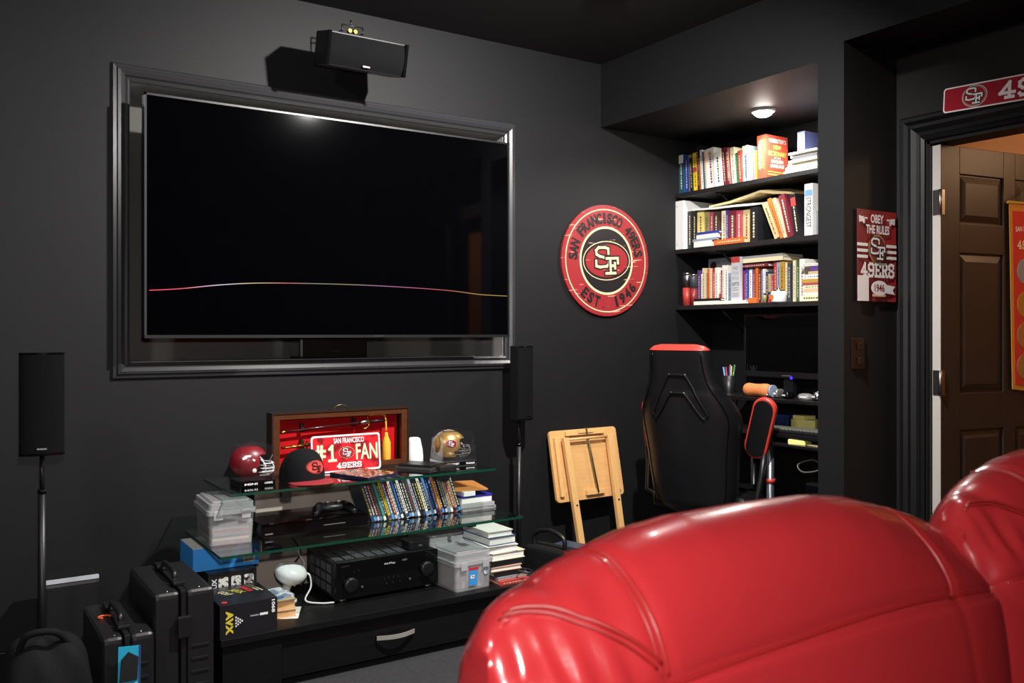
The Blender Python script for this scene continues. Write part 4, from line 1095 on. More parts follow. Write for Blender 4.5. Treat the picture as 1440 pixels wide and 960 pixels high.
# ================================================================== FOLDING TRAY TABLE
tt = thing('folding_tray_table', 'folded pale wooden tray table leaning against the wall', 'folding table', (2.89, 3.60, 0), 2)
ML = frame((0, -.045, 0), (1, 0, 0), (0, math.sin(R(11.5)), math.cos(R(11.5))))
def tl(nm, pts, z0, z1, m, bevel=.002, **k):
    return MB().prism(pts, z0, z1, ML).build(nm, m, tt, bevel=bevel, **k)
tl('tabletop', rrect(.455, .365, .02, 5, 0, .604), -.018, 0, OAK, .003)
for x in (-.198, .185): tl('batten', rrect(.022, .30, .002, 2, x, .60), .0005, .016, OAKL)
tl('cross_batten', rrect(.26, .022, .002, 2, 0, .765), .0005, .016, OAKL)
tl('catch_block', rrect(.12, .026, .002, 2, .02, .455), .0005, .018, OAKL)
tl('catch_block', rrect(.10, .018, .002, 2, .0, .772), .0165, .022, OAKL)
for x0, x1 in ((-.150, -.125), (.150, .142)):
    b = MB(); b.add([tuple(ML @ Vector(p)) for p in ((x0 - .018, .745, .017), (x0 + .018, .745, .017), (x1 + .018, .003, .017), (x1 - .018, .003, .017), (x0 - .018, .745, .040), (x0 + .018, .745, .040), (x1 + .018, .003, .040), (x1 - .018, .003, .040))], [(0, 1, 2, 3), (4, 7, 6, 5), (0, 4, 5, 1), (1, 5, 6, 2), (2, 6, 7, 3), (3, 7, 4, 0)])
    b.build('leg', OAKL, tt, bevel=.002)
b = MB(); b.cyl(ML @ Vector((-.15, .735, .028)), ML @ Vector((.15, .735, .028)), .007, 12); b.build('top_rod', OAKL, tt)
b = MB(); b.cyl(ML @ Vector((.0, .79, .026)), ML @ Vector((.03, .45, .026)), .0045, 10); b.build('locking_rod', mat('dark_rod', '#4a4a30', .4, .5), tt)
for x, y in ((-.137, .40), (.148, .40)): MB().lathe([(.005, 0), (.005, .003)], 10, ML @ T((x, y, .0402))).build('bolt', BLACK, tt)

# ================================================================== GAMING CHAIR
gc = thing('gaming_chair', 'black gaming chair with red trim and raised arm pads at the desk', 'chair', (3.10, 3.12, 0), -70)
OUT = [(.405, .10), (.42, .150), (.45, .185), (.50, .205), (.60, .215), (.70, .222), (.78, .232), (.84, .242), (.89, .240), (.94, .220), (.99, .190), (1.04, .165), (1.10, .152), (1.17, .146), (1.20, .138), (1.215, .118), (1.222, .08)]
def hw(z):
    for (a, wa), (c, wc) in zip(OUT, OUT[1:]):
        if z <= c: return wa + (wc - wa) * (z - a) / (c - a)
    return OUT[-1][1]
def backpt(z, a, grow=0.0):
    ww = hw(z) * 1.06 + grow; th = (.055 if z < 1.0 else .045) * min(1, max(.35, (z - .39) / .06)) * min(1, max(.3, (1.235 - z) / .04)) + grow
    ca, sa = math.cos(a), math.sin(a); p = .38
    x = ww * math.copysign(abs(ca) ** p, ca); y = th * math.copysign(abs(sa) ** .75, sa)
    # side bolsters come forward, spine tilts back
    y += .055 * (abs(x) / .24) ** 3 * (1 if z < 1.0 else .4)
    y += -.20 * (z - .42)
    return (x, y, z)
MB().grid(lambda u, v: backpt(.405 + (1.196 - .405) * u, 2 * math.pi * v), 46, 56, cv=True).build('backrest', BLEATHER, gc)
b = MB(); b.grid(lambda u, v: backpt(1.194 + .028 * u, 2 * math.pi * v, .0012), 8, 56, cv=True)
n = 56; b.f.append([7 * n + k for k in range(n)]); b.sm.append(False)
b.build('top_band', REDL, gc, label='red leather band across the top')
def rear(x, z, off=.004):
    s_ = x / (hw(z) * 1.06); s_ = max(-.999, min(.999, s_))
    ca = math.copysign(abs(s_) ** (1 / .38), s_); a = -math.acos(ca)
    p = backpt(z, a); return (p[0], p[1] - off, p[2])
for nm, path, r_ in (('back_rail', [(-.138, .885), (-.132, .91), (-.052, 1.065), (-.03, 1.078), (.03, 1.078), (.052, 1.065), (.132, .91), (.138, .885)], .006),
                 ('back_rail', [(-.125, .875), (-.11, .885), (-.042, .985), (-.025, .993), (.025, .993), (.042, .985), (.11, .885), (.125, .875)], .006)):
    MB().tube([rear(x, z) for x, z in smooth_pts(path, 6)], r_, 8).build(nm, BLEATHER, gc)
b = MB()
for s_ in (-1, 1):
    MB().tube([rear(s_ * (hw(z) - .022), z, .001) for z in [.44 + .74 * k / 40 for k in range(41)]], .0035, 6).build('piping', BLACKG, gc)
b = MB(); b.box(-.25, .25, .04, .50, .40, .49); b.build('seat', BLEATHER, gc, bevel=.035, seg=4)
for s_ in (-1, 1):
    Ma = T((.30 if s_ > 0 else -.262, .10, .825 if s_ > 0 else .80)) @ Matrix.Rotation(R(17 if s_ > 0 else 0), 4, 'Y') @ Matrix.Rotation(R(11), 4, 'X') @ Matrix.Rotation(R(90), 4, 'X')
    def stad(w_, h_, n=14):
        out = []
        for k in range(n + 1): a = math.pi * k / n; out.append((w_ / 2 * math.cos(a), (h_ - w_) / 2 + w_ / 2 * math.sin(a)))
        for k in range(n + 1): a = math.pi + math.pi * k / n; out.append((w_ / 2 * math.cos(a), -(h_ - w_) / 2 + w_ / 2 * math.sin(a)))
        return out
    pad_ = MB().prism(stad(.115, .31), -.016, .016, Ma).build('arm_pad', REDL, gc, bevel=.010, seg=3, label='red edged armrest pad folded upright')
    MB().prism(stad(.094, .288), .0162, .022, Ma).build('pad_top', BLEATHER, pad_, bevel=.004)
    MB().prism(stad(.094, .288), -.022, -.0162, Ma).build('pad_underside', BLEATHER, pad_, bevel=.004)
    b = MB(); b.tube([(s_ * .22, .08, .45), (s_ * .29, .08, .48), (s_ * .30, .11, .60), (s_ * .31, .12, .70)], .014, 10); b.build('arm_post', BLACK, gc)
b = MB(); b.cyl((0, .20, .10), (0, .20, .40), .024, 20); b.build('gas_lift', STEEL, gc)
b = MB(); b.cyl((0, .20, .07), (0, .20, .14), .04, 20); b.build('hub', BLACK, gc)
for k in range(5):
    a = R(72 * k + 18)
    b = MB(); b.tube([(0, .20, .10), (.16 * math.cos(a), .20 + .16 * math.sin(a), .085), (.29 * math.cos(a), .20 + .29 * math.sin(a), .062)], [.026, .02, .014], 10); b.build('base_spoke', BLACK, gc)
    MB().lathe([(.026, -.012), (.026, .012)], 18, T((.29 * math.cos(a), .20 + .29 * math.sin(a), .0262)) @ Matrix.Rotation(a, 4, 'Z') @ Matrix.Rotation(R(90), 4, 'X')).build('caster', BLACKG, gc)

# ================================================================== DESK IN THE NICHE
dk = thing('computer_desk', 'black tiered computer desk with silver posts inside the niche', 'desk', (3.57, 2.90, 0))
def dkb(nm, x0, x1, y0, y1, z0, z1, m, **k): return MB().box(x0 - 3.57, x1 - 3.57, y0 - 2.90, y1 - 2.90, z0, z1).build(nm, m, dk, bevel=.003, **k)
DKB = mat('desk_black', '#121214', .3)
dkb('desktop', 3.37, 3.85, 2.36, 3.40, .780, .800, DKB)
dkb('keyboard_tray', 3.345, 3.66, 2.40, 3.02, .742, .756, DKB)
dkb('monitor_shelf', 3.43, 3.85, 2.36, 3.42, .938, .955, DKB)
dkb('lower_shelf', 3.40, 3.84, 2.36, 3.40, .20, .218, DKB)
for x, y in ((3.39, 2.895), (3.62, 3.385), (3.80, 2.40), (3.80, 3.36)):
    b = MB(); b.cyl((x - 3.57, y - 2.90, 0), (x - 3.57, y - 2.90, .78), .018, 18); b.build('post', mat('post_metal', '#9aa0a8', .3, .9), dk)
for y in (2.42, 3.36):
    b = MB(); b.cyl((3.48 - 3.57, y - 2.90, .80), (3.48 - 3.57, y - 2.90, .938), .014, 14); b.build('riser', SILVER, dk)
b = MB(); b.cyl((3.39 - 3.57, 2.895 - 2.90, .555), (3.39 - 3.57, 2.895 - 2.90, .575), .023, 18); b.build('post_ring', REDL, dk, label='red ring on the front post')
b = MB(); b.cyl((3.47 - 3.57, 2.98 - 2.90, .80), (3.47 - 3.57, 2.98 - 2.90, .938), .016, 14); b.build('riser', SILVER, dk)

# monitor: stands on the desk shelf, faces the room
mo = thing('computer_monitor', 'black flat computer monitor on the desk shelf in the niche', 'monitor', (3.72, 3.06, .955))
MB().box(-.012, .03, -.29, .29, .085, .425).build('case', BLACK, mo, bevel=.005)
MB().box(-.0128, -.0121, -.272, .272, .118, .408).build('screen', SCREEN, mo)
MB().box(-.0132, -.0122, -.03, .03, .096, .101).build('logo', GREYM, mo)
MB().box(.0, .03, -.03, .03, .012, .10).build('neck', BLACK, mo)
MB().prism(rrect(.18, .26, .03, 5), 0, .012).build('foot', BLACKG, mo, bevel=.003)
MB().lathe([(.008, 0), (.006, .004)], 14, T((-.0125, -.03, .088)) @ Matrix.Rotation(R(-90), 4, 'Y')).build('power_light', mat('blue_led', '#2a18ff', .4, emis=4), mo, label='glowing blue power light')

kb = thing('keyboard', 'black keyboard lying across the desk tray', 'keyboard', (3.46, 2.74, .8005), 6)
MB().box(-.075, .075, -.22, .22, 0, .014).build('base', BLACK, kb, bevel=.004)
kme = MB().box(-.0075, .0075, -.0075, .0075, 0, .006).mesh('key', .0015, 1); kme.materials.append(mat('key_grey', '#5a5a50', .5))
for r_ in range(6):
    for c_ in range(22):
        o = bpy.data.objects.new('key', kme); COL.objects.link(o); o.parent = kb; o.location = (-.055 + r_ * .0205, -.206 + c_ * .0196, .0142)

t = thing('orange_pouch', 'orange soft roll lying on the left of the desk shelf', 'pouch', (3.49, 3.06, .9555), 0)
def pouch(u, v):
    a = 2 * math.pi * v; y = -.085 + .17 * u; k = (1 - abs(2 * u - 1) ** 6) ** .5 * .9 + .1
    return (.034 * math.cos(a) * k * (1 + .05 * math.sin(9 * u)), y, .033 + .033 * k * math.sin(a) * (1 + .08 * math.sin(7 * u + 1)))
MB().grid(pouch, 24, 20, cv=True).build('body', mat('orange_cloth', '#e08048', .75, bump=(60, .6, .004)), t)
b = MB(); b.cyl((0, -.088, .033), (0, -.10, .033), .030, 18); b.build('end_cap', pm('greyblue'), t)
def cup(loc, label):
    t = thing('pen_cup', label, 'pen cup', loc)
    MB().lathe([(.034, 0), (.037, .09), (.034, .09), (.031, .004), (.001, .004)], 22, cap=False).build('cup', BLACK, t)
    for i, (c_, dx, dy) in enumerate((('lightblue', -.015, .01), ('yellow', .0, -.012), ('orange', .014, .006), ('red', .004, .016), ('blue', -.01, -.014), ('green', .018, -.01))):
        b = MB(); b.cyl((dx * .6, dy * .6, .006), (dx * 1.6, dy * 1.6, .135 + .006 * (i % 3)), .0045, 8); b.build('pen', pm(c_), t)
cup((3.62, 3.375, .9555), 'black cup of coloured pens on the desk shelf')
slab_thing('note_block', 'thick yellow note block behind the keyboard', 'notepad', 3.62, 2.86, .8005, .09, .13, .05, mat('note_yellow', '#f0e68c', .85), 8)
slab_thing('note_block', 'thin yellow note block on the thick one behind the keyboard', 'notepad', 3.62, 2.88, .8507, .08, .075, .018, mat('note_yellow', '#f0e68c', .85), -5)
slab_thing('blue_box', 'blue box beside the yellow note blocks on the desk', 'box', 3.62, 2.985, .8005, .09, .07, .065, pm('navy'), 5)
slab_thing('note_block', 'yellow note block at the front of the keyboard tray', 'notepad', 3.40, 2.73, .7562, .07, .085, .022, mat('note_yellow', '#f0e68c', .85), 12)
slab_thing('card', 'tan card lying beside the front yellow note block', 'card', 3.43, 2.64, .7562, .10, .07, .006, pm('tan'), -12)
# small things on the desk shelf under the monitor
rn2 = random.Random(9)
for i, (y, w_, h_, m_, nm, lb, ct) in enumerate(((2.985, .035, .030, SILVER, 'metal_tin', 'small silver tin right of the orange roll', 'tin'), (2.935, .03, .045, GREYM, 'lighter', 'small grey upright box right of the silver tin', 'box'),
        (2.875, .05, .034, BLACKG, 'webcam', 'small glossy black block in front of the monitor foot', 'box'), (2.775, .07, .030, clear_mat('crinkled_bag', (.75, .75, .75), .1, .3, (.6, .6, .6)), 'plastic_bag', 'crinkled clear bag on the right of the desk shelf', 'bag'), (2.70, .05, .04, SILVER, 'foil_packet', 'foil packet at the right end of the desk shelf', 'packet'))):
    t = thing(nm, lb, ct, (3.50, y, .9555), rn2.uniform(-20, 20))
    b = MB()
    def lump(u, v, w_=w_, h_=h_, k=i):
        a = 2 * math.pi * v; e = math.pi * (u - .5); c = abs(math.cos(e)) ** .5
        x = .03 * c * math.copysign(abs(math.cos(a)) ** .6, math.cos(a)); y = w_ / 2 * c * math.copysign(abs(math.sin(a)) ** .6, math.sin(a))
        z = h_ / 2 + h_ / 2 * math.sin(e) * (1 + (.12 * math.sin(5 * a + k) if k > 2 else 0))
        return (x, y, max(0, z))
    b.grid(lump, 12, 24, cv=True); b.build('body', m_, t)
    MB().box(-.031, -.0302, -w_ * .25, w_ * .25, h_ * .4, h_ * .6).build('label_strip', WPR, t)
# computer tower and cables under the desk
pc = thing('computer_tower', 'black computer tower on the shelf under the desk', 'computer', (3.62, 2.62, .218))
MB().box(-.2, .2, -.09, .09, 0, .36).build('case', BLACK, pc, bevel=.005)
MB().box(-.204, -.2, -.085, .085, .01, .35).build('front_panel', BLACKG, pc, bevel=.002)
for y in (-.05, -.015, .02): MB().lathe([(.006, 0), (.006, .003)], 12, T((-.2042, y, .10)) @ Matrix.Rotation(R(-90), 4, 'Y')).build('port', GREYM, pc)
MB().box(-.206, -.2042, -.05, .05, .29, .32).build('drive_bay', BLACK, pc)
o = MB().tube(smooth_pts([(3.42, 2.55, .74), (3.40, 2.60, .66), (3.39, 2.70, .63), (3.40, 2.74, .66), (3.41, 2.66, .69), (3.40, 2.58, .655), (3.39, 2.50, .66), (3.40, 2.42, .65)], 6), .004).build('desk_cable', mat('cable_grey', '#55565a', .4)); tag(o, 'looped grey cable hanging under the desk', 'cable')

# ================================================================== NICHE SHELVES
SHB = mat('shelf_black', '#1c1b1c', .45, wood=(60, 6, 60), var=(3, .2))
SZ = {1: 2.07, 2: 1.75, 3: 1.43}
for k, lb in ((1, 'top black wall shelf in the niche'), (2, 'middle black wall shelf in the niche'), (3, 'lowest black wall shelf in the niche')):
    t = thing('wall_shelf', lb, 'shelf', (3.72, 3.04, SZ[k] - .024), 0, 'black shelves in the niche')
    MB().box(-.145, .148, -.69, .695, 0, .024).build('board', SHB, t, bevel=.002)
    for y in (.42, -.3):
        b = MB(); b.box(.142, .148, y - .011, y + .011, -.17, -.0005); b.box(-.10, .1415, y - .011, y + .011, -.006, -.0005); b.build('bracket', BLACK, t)
        b = MB(); b.cyl((.143, y, -.15), (-.06, y, -.008), .0055, 8); b.build('bracket_brace', BLACK, t)

S1= [(3.738, 0.042, 0.224, 2, 'teal', 'dark teal book with a white top label'), (3.693, 0.029, 0.214, 2, 'blue', 'royal blue book'), (3.662, 0.017, 0.214, 2, 'olive', 'slim olive patterned book'), (3.644, 0.019, 0.194, 3, 'black', 'slim black book with white lettering'), (3.623, 0.029, 0.218, 3, 'yellow', 'yellow book with a red band'), (3.592, 0.014, 0.256, 3, 'black', 'tall black book standing above its neighbours'), (3.576, 0.019, 0.183, 4, 'orange', 'slim orange book'), (3.555, 0.017, 0.223, 4, 'white', 'slim white book with an orange tinge'), (3.536, 0.008, 0.21, 4, 'teal', 'very thin teal book'), (3.526, 0.01, 0.208, 5, 'peach', 'very thin peach book'), (3.514, 0.059, 0.222, 5, 'white', 'thick white book with a gold seal'), (3.452, 0.054, 0.192, 5, 'white', 'thick plain white book'), (3.396, 0.024, 0.208, 5, 'maroon', 'maroon leather book'), (3.37, 0.03, 0.203, 5, 'maroon', 'maroon book with pale stripe'), (3.338, 0.027, 0.2, 5, 'cream', 'cream book'), (3.309, 0.022, 0.166, 5, 'green', 'green and white book'), (3.285, 0.022, 0.173, 4, 'redbrown', 'brick red book'), (3.261, 0.035, 0.194, 3, 'cyan', 'pale cyan book with cream top'), (3.224, 0.023, 0.162, 2, 'white', 'slim white book beside a pink one'), (3.199, 0.017, 0.114, 1, 'pink', 'short pink book'), (3.181, 0.015, 0.155, 1, 'lime', 'lime green book')]
S2= [(3.671, 0.036, 0.213, 0, 'black', 'charcoal book next to the white binder'), (3.633, 0.033, 0.209, 0, 'black', 'plain black book'), (3.598, 0.052, 0.204, 0, 'yellowpale', 'pale yellow book'), (3.543, 0.035, 0.194, 0, 'olive', 'olive floral book'), (3.506, 0.035, 0.19, 0, 'rose', 'rose pink book'), (3.469, 0.04, 0.186, 0, 'brown', 'dark brown book'), (3.417, 0.035, 0.188, 0, 'cream', 'cream book with dark notched edge'), (3.38, 0.018, 0.185, 0, 'blue', 'slim blue book'), (3.359, 0.057, 0.18, 0, 'maroon', 'wide maroon book'), (3.3, 0.038, 0.174, 0, 'rose', 'wine red book'), (3.259, 0.049, 0.173, 0, 'tan', 'tan book with a dark crest'), (3.207, 0.051, 0.181, 0, 'black', 'thick black book with gold lettering')]
S3= [(3.628, 0.024, 0.198, 0, 'purple', 'purple book'), (3.603, 0.013, 0.177, 0, 'white', 'thin white book'), (3.589, 0.02, 0.208, 0, 'cream', 'cream book'), (3.566, 0.011, 0.179, 0, 'darkred', 'thin dark red book'), (3.553, 0.014, 0.202, 0, 'orange', 'orange book'), (3.538, 0.012, 0.205, 0, 'cream', 'thin cream book'), (3.524, 0.026, 0.204, 0, 'red', 'red and tan book'), (3.496, 0.02, 0.206, 0, 'white', 'white book'), (3.474, 0.015, 0.205, 0, 'white', 'white book with red foot'), (3.458, 0.011, 0.189, 0, 'darkred', 'thin crimson book'), (3.445, 0.015, 0.215, 0, 'white', 'tall slim white book'), (3.428, 0.024, 0.214, 0, 'white', 'tall white book with dark title'), (3.402, 0.023, 0.17, 0, 'greyblue', 'grey blue box'), (3.312, 0.017, 0.184, 0, 'crimson', 'crimson book'), (3.293, 0.014, 0.183, 0, 'purple', 'lilac book'), (3.277, 0.017, 0.186, 0, 'blue', 'slate blue book'), (3.258, 0.02, 0.184, 0, 'white', 'white book'), (3.236, 0.013, 0.176, 0, 'blue', 'blue and white book'), (3.221, 0.013, 0.175, 0, 'redbrown', 'brick red book'), (3.206, 0.015, 0.189, 0, 'orange', 'orange book'), (3.188, 0.015, 0.173, 0, 'maroon', 'maroon and teal book'), (3.172, 0.016, 0.176, 0, 'greyblue', 'blue grey book'), (3.155, 0.011, 0.178, 0, 'white', 'thin white book'), (3.142, 0.017, 0.163, 0, 'navy', 'navy book'), (3.123, 0.013, 0.151, 0, 'tan', 'short tan book'), (3.108, 0.013, 0.142, 0, 'rose', 'short mauve book'), (3.093, 0.019, 0.211, 0, 'red', 'tall red book'), (3.072, 0.025, 0.209, 0, 'greyblue', 'tall slate book with red foot'), (3.045, 0.026, 0.208, 0, 'gold', 'tall gold book'), (3.017, 0.014, 0.202, 0, 'cream', 'tall cream book'), (3.001, 0.022, 0.201, 0, 'dark', 'dark striped book'), (2.977, 0.008, 0.196, 0, 'black', 'thin black book'), (2.967, 0.015, 0.21, 0, 'cream', 'tall ivory book'), (2.95, 0.017, 0.209, 0, 'greendark', 'tall dark green book'), (2.932, 0.032, 0.214, 0, 'white', 'tall white book with vertical black lettering')]

def place_row(rows, sh, x, title_pick, shelfname, d0=.15):
    rr = random.Random(sh * 17)
    for i, (y, wd, h, tilt, c_, desc) in enumerate(rows):
        a = R(tilt)
        up = Vector((0, math.sin(a), math.cos(a))); rt = Vector((0, -math.cos(a), math.sin(a)))
        M = Matrix((rt, up, rt.cross(up))).transposed().to_4x4(); M.translation = Vector((x + rr.uniform(-.004, .010), y, SZ[sh] + .0006))
        d_ = min(.24, max(.11, h * .70))
        tl_ = pm('cream') if c_ in ('black', 'teal', 'blue', 'maroon', 'navy', 'brown', 'dark', 'greendark', 'crimson', 'purple', 'darkred', 'red', 'redbrown', 'rose') else pm(('black', 'navy', 'maroon', 'dark')[i % 4])
        o = book('%s, %s from the left on the %s' % (desc, ordn[i], shelfname), M, wd, h, d_, pm(c_), 'books on the ' + shelfname, tl_ if wd > .009 else None, seed=sh * 100 + i)
        if 'white top label' in desc: MB().box(.002, wd - .002, h - .05, h - .003, .0006, .0010).build('spine_label', PAPER, o)
        if 'red band' in desc: MB().box(.001, wd - .001, h * .5, h * .62, .0008, .0012).build('spine_band', pm('red'), o)
        if 'gold seal' in desc: MB().prism([(wd * .5 + p[0], h - .03 + p[1]) for p in oval(.026, .026, 18)], .0008, .0012).build('gold_seal', GOLDP, o)
        if 'pale stripe' in desc: MB().box(wd * .75, wd * .9, .004, h - .004, .0008, .0011).build('spine_stripe', pm('peach'), o)
        if 'cream top' in desc: MB().box(.001, wd - .001, h * .72, h - .002, .0008, .0012).build('spine_band', pm('cream'), o)
        if 'red foot' in desc: MB().box(.001, wd - .001, .004, h * .3, .0008, .0012).build('spine_band', pm('red'), o)
place_row(S1, 1, 3.60, None, 'top shelf')
place_row(S2, 2, 3.60, None, 'middle shelf')
place_row(S3, 3, 3.64, None, 'lowest shelf')

# dictionary and neighbours, top shelf
DRED = mat('dictionary_red', '#cf4a34', .45)
dw_ = .060
M = frame((3.60, 3.160, SZ[1] + .0006), (0, -1, 0), (0, 0, 1))
o = book('thick red orange dictionary with yellow lettering under the puck lamp', M, dw_, .226, .165, DRED, None, None, PAGESW)
text('DICTIONARY', .15, .020, mat('yellow_letter', '#f0d060', .5), o, dw_ * .62, .125, .0012, R(-90), .02)
text("WEBSTER'S NEW", .15, .014, SIGNWHITE, o, dw_ * .28, .125, .0012, R(-90), .02)
CM = frame((dw_ + .0008, 0, 0), (0, 0, -1), (0, 1, 0))
for s_, y, hh, ww, m_ in (("WEBSTER'S", .198, .022, .135, SIGNWHITE), ('NEW', .165, .022, .06, MATS['yellow_letter']), ('DICTIONARY', .132, .024, .14, MATS['yellow_letter']), ('OF THE', .110, .009, .05, SIGNWHITE), ('ENGLISH', .092, .018, .09, SIGNWHITE), ('LANGUAGE', .068, .018, .105, SIGNWHITE)):
    text(s_, ww, hh, m_, o, .083, y, .0004, 0, .02, pre=CM)
b = MB(); b.box(.01, .15, .020, .026, 0, .0006, CM); b.box(.01, .15, .034, .038, 0, .0006, CM); b.build('cover_bars', MATS['yellow_letter'], o)
o = book('tall lavender blue book standing behind the paper pile on the top shelf', frame((3.70, 2.985, SZ[1] + .0006), (0, -1, 0), (0, 0, 1)), .045, .225, .15, mat('lavender', '#7c86c8', .45), None, None, PAGESW)
zz_ = SZ[1] + .0006
pile = [('cream', .014, .20, 'cream folder at the bottom of the pile on the top shelf'), ('white', .020, .19, 'white paper bundle second from the bottom of the top shelf pile'), ('white', .016, .18, 'white paper bundle third from the bottom of the top shelf pile'), ('cream', .012, .17, 'ivory papers in the middle of the top shelf pile'),
        ('dark', .016, .15, 'dark book within the top shelf pile'), ('white', .012, .16, 'white booklet second from the top of the top shelf pile'), ('white', .010, .17, 'topmost white papers of the top shelf pile')]
for i, (c_, th, L, lb) in enumerate(pile):
    M = frame((3.60 + .012 * (i % 3), 2.79 + .008 * (i % 3), zz_), (0, 0, 1), (0, 1, 0))
    book(lb, M, th, L, .19, pm(c_), 'papers piled on the top shelf', None, PAGESW, name='papers' if 'paper' in lb else 'book', cat='papers' if 'paper' in lb else 'book')
    zz_ += th + .0005

# middle shelf extras
M = frame((3.575, 3.7375, SZ[2] + .0006), (0, -1, 0), (0, 0, 1))
o = MB().box(0, .063, 0, .275, -.003, 0).box(0, .003, 0, .275, -.255, -.003).box(.060, .063, 0, .275, -.255, -.003).build('ring_binder', mat('binder_white', '#e4e2e0', .35), None, M=M); tag(o, 'large white ring binder at the left end of the middle shelf', 'binder')
MB().box(.008, .055, .01, .262, -.22, -.02).build('pages', PAGESW, o)
for y in (.03, .245): MB().lathe([(.003, 0), (.003, .001)], 10, T((.012, y, .0002))).build('rivet', STEEL, o)
zz_ = SZ[2] + .0006
for i, (c_, th, L, y, d_, lb) in enumerate((('white', .032, .135, 3.455, .10, 'white book lying at the bottom of the blue topped stack on the middle shelf'), ('greyblue', .012, .18, 3.42, .11, 'thin pale blue book lying second in the blue topped stack'), ('white', .022, .16, 3.41, .10, 'white and tan book lying third in the blue topped stack'), ('blue', .014, .17, 3.40, .11, 'blue book lying on top of the stack before the yellow book'))):
    M = frame((3.572, y, zz_), (0, 0, 1), (0, 1, 0)); book(lb, M, th, L, .026, pm(c_), 'lying books on the middle shelf', None, PAGESW); zz_ += th + .0004
book('orange book lying at the front of the middle shelf', frame((3.574, 3.225, SZ[2] + .0006), (0, 0, 1), (0, 1, 0)), .028, .215, .024, pm('orange'), None, pm('cream'))
for i, (y, wd, h, tilt, c_, lb) in enumerate(((3.045, .030, .205, 24, 'tan', 'tan book leaning left in the slanting group of the middle shelf'), (3.010, .018, .225, 22, 'orange', 'orange edged book in the slanting group of the middle shelf'), (2.988, .016, .22, 20, 'peach', 'peach book in the slanting group of the middle shelf'), (2.965, .036, .225, 15, 'maroon', 'brown red book with gold lettering in the slanting group'), (2.920, .034, .215, 9, 'black', 'black book with a red patch at the right of the slanting group'))):
    a = R(tilt); up = Vector((0, math.sin(a), math.cos(a))); rt = Vector((0, -math.cos(a), math.sin(a)))
    M = Matrix((rt, up, rt.cross(up))).transposed().to_4x4(); M.translation = Vector((3.60, y, SZ[2] + .0006))
    o = book(lb, M, wd, h, .16, pm(c_), 'slanting books on the middle shelf', pm('cream') if c_ in ('maroon', 'black') else pm('black'), seed=40 + i)
    if 'red patch' in lb: MB().box(.003, wd - .003, h * .72, h * .92, .0008, .0012).build('spine_patch', pm('red'), o)
SW_ = mat('spine_white', '#ece9e6', .4)
o = book('white book with tall black lettering at the right end of the middle shelf', frame((3.60, 2.862, SZ[2] + .0006), (0, -1, 0), (0, 0, 1)), .048, .255, .16, SW_, None, None, PAGESW)
text('STRONGEST', .15, .030, PRINTBLK, o, .024, .115, .0012, R(-90), .01)
MB().box(.002, .046, .195, .225, .0006, .0012).build('spine_picture', pm('steelblue'), o)
book('short grey book at the far right end of the middle shelf', frame((3.62, 2.808, SZ[2] + .0006), (0, -1, 0), (0, 0, 1)), .030, .12, .13, pm('grey'), None, None)
# papers draped over the books of the middle shelf
def sheet(label, pts0, pts1, m, name='paper_sheaf', th=.003):
    b = MB(); n = len(pts0)
    vs = [p for p in pts0] + [p for p in pts1] + [(p[0], p[1], p[2] + th) for p in pts0] + [(p[0], p[1], p[2] + th) for p in pts1]
    fs = []
    for i in range(n - 1): fs += [(i, i + 1, n + i + 1, n + i), (2 * n + i, 3 * n + i, 3 * n + i + 1, 2 * n + i + 1), (i, 2 * n + i, 2 * n + i + 1, i + 1), (n + i, n + i + 1, 3 * n + i + 1, 3 * n + i)]
    fs += [(0, n, 3 * n, 2 * n), (n - 1, 3 * n - 1, 4 * n - 1, 2 * n - 1)]
    b.add(vs, fs); o = b.build(name, m); tag(o, label, 'papers'); return o
MP = mat('manila', '#cdb787', .8)
z2 = SZ[2]
sheet('white papers lying across the tops of the middle shelf books', [(3.59, 3.62, z2 + .212), (3.585, 3.45, z2 + .200), (3.585, 3.30, z2 + .196), (3.59, 3.19, z2 + .190)], [(3.76, 3.62, z2 + .215), (3.76, 3.45, z2 + .215), (3.76, 3.30, z2 + .215), (3.76, 3.17, z2 + .215)], PAPER, th=.010)
sheet('manila papers tented above the middle shelf books', [(3.60, 3.50, z2 + .214), (3.60, 3.35, z2 + .222), (3.60, 3.22, z2 + .240), (3.60, 3.14, z2 + .252), (3.61, 3.06, z2 + .235)], [(3.78, 3.46, z2 + .232), (3.78, 3.35, z2 + .240), (3.78, 3.20, z2 + .262), (3.78, 3.10, z2 + .272), (3.78, 2.99, z2 + .240)], MP, th=.012)

# lowest shelf extras
z3 = SZ[3] + .0006
o = book('grey book with red top and large grey lettering on the lowest shelf', frame((3.60, 3.338, z3 + .018), (0, -1, 0), (0, 0, 1)), .060, .232, .020, mat('gift_grey', '#b9bcc2', .45), None, None, PAGESW)
for s_, y, ww in (('FIND', .172, .034), ('YOUR', .145, .046), ('SPIRITUAL', .118, .050), ('GIFTS', .088, .050)): text(s_, ww, .018, GREYP if s_ != 'GIFTS' else PRINTBLK, o, .030, y, .0012, 0, .01)
MB().box(0.0005, .0595, .202, .2315, .0006, .0014).build('red_top', pm('red'), o)
b = MB(); [b.box(.008, .05, q, q + .004, .0006, .001) for q in (.066, .054, .034, .022)]; b.build('small_lettering', GREYP, o)
M = frame((3.815, 3.715, z3), (0, -1, 0), (0, 0, 1))
o = MB().box(0, .20, 0, .275, -.012, 0).build('picture_book', mat('pale_cover', '#b9c2cc', .4), None, M=M); tag(o, 'picture book with pale cover facing out at the left of the lowest shelf', 'book')
text('Parks Christian', .14, .022, GREYP, o, .12, .250, .0008, 0, 0); MB().prism([(.04 + p[0], .235 + p[1]) for p in oval(.05, .045, 18)], .0003, .0008).build('cover_picture', pm('brown'), o)
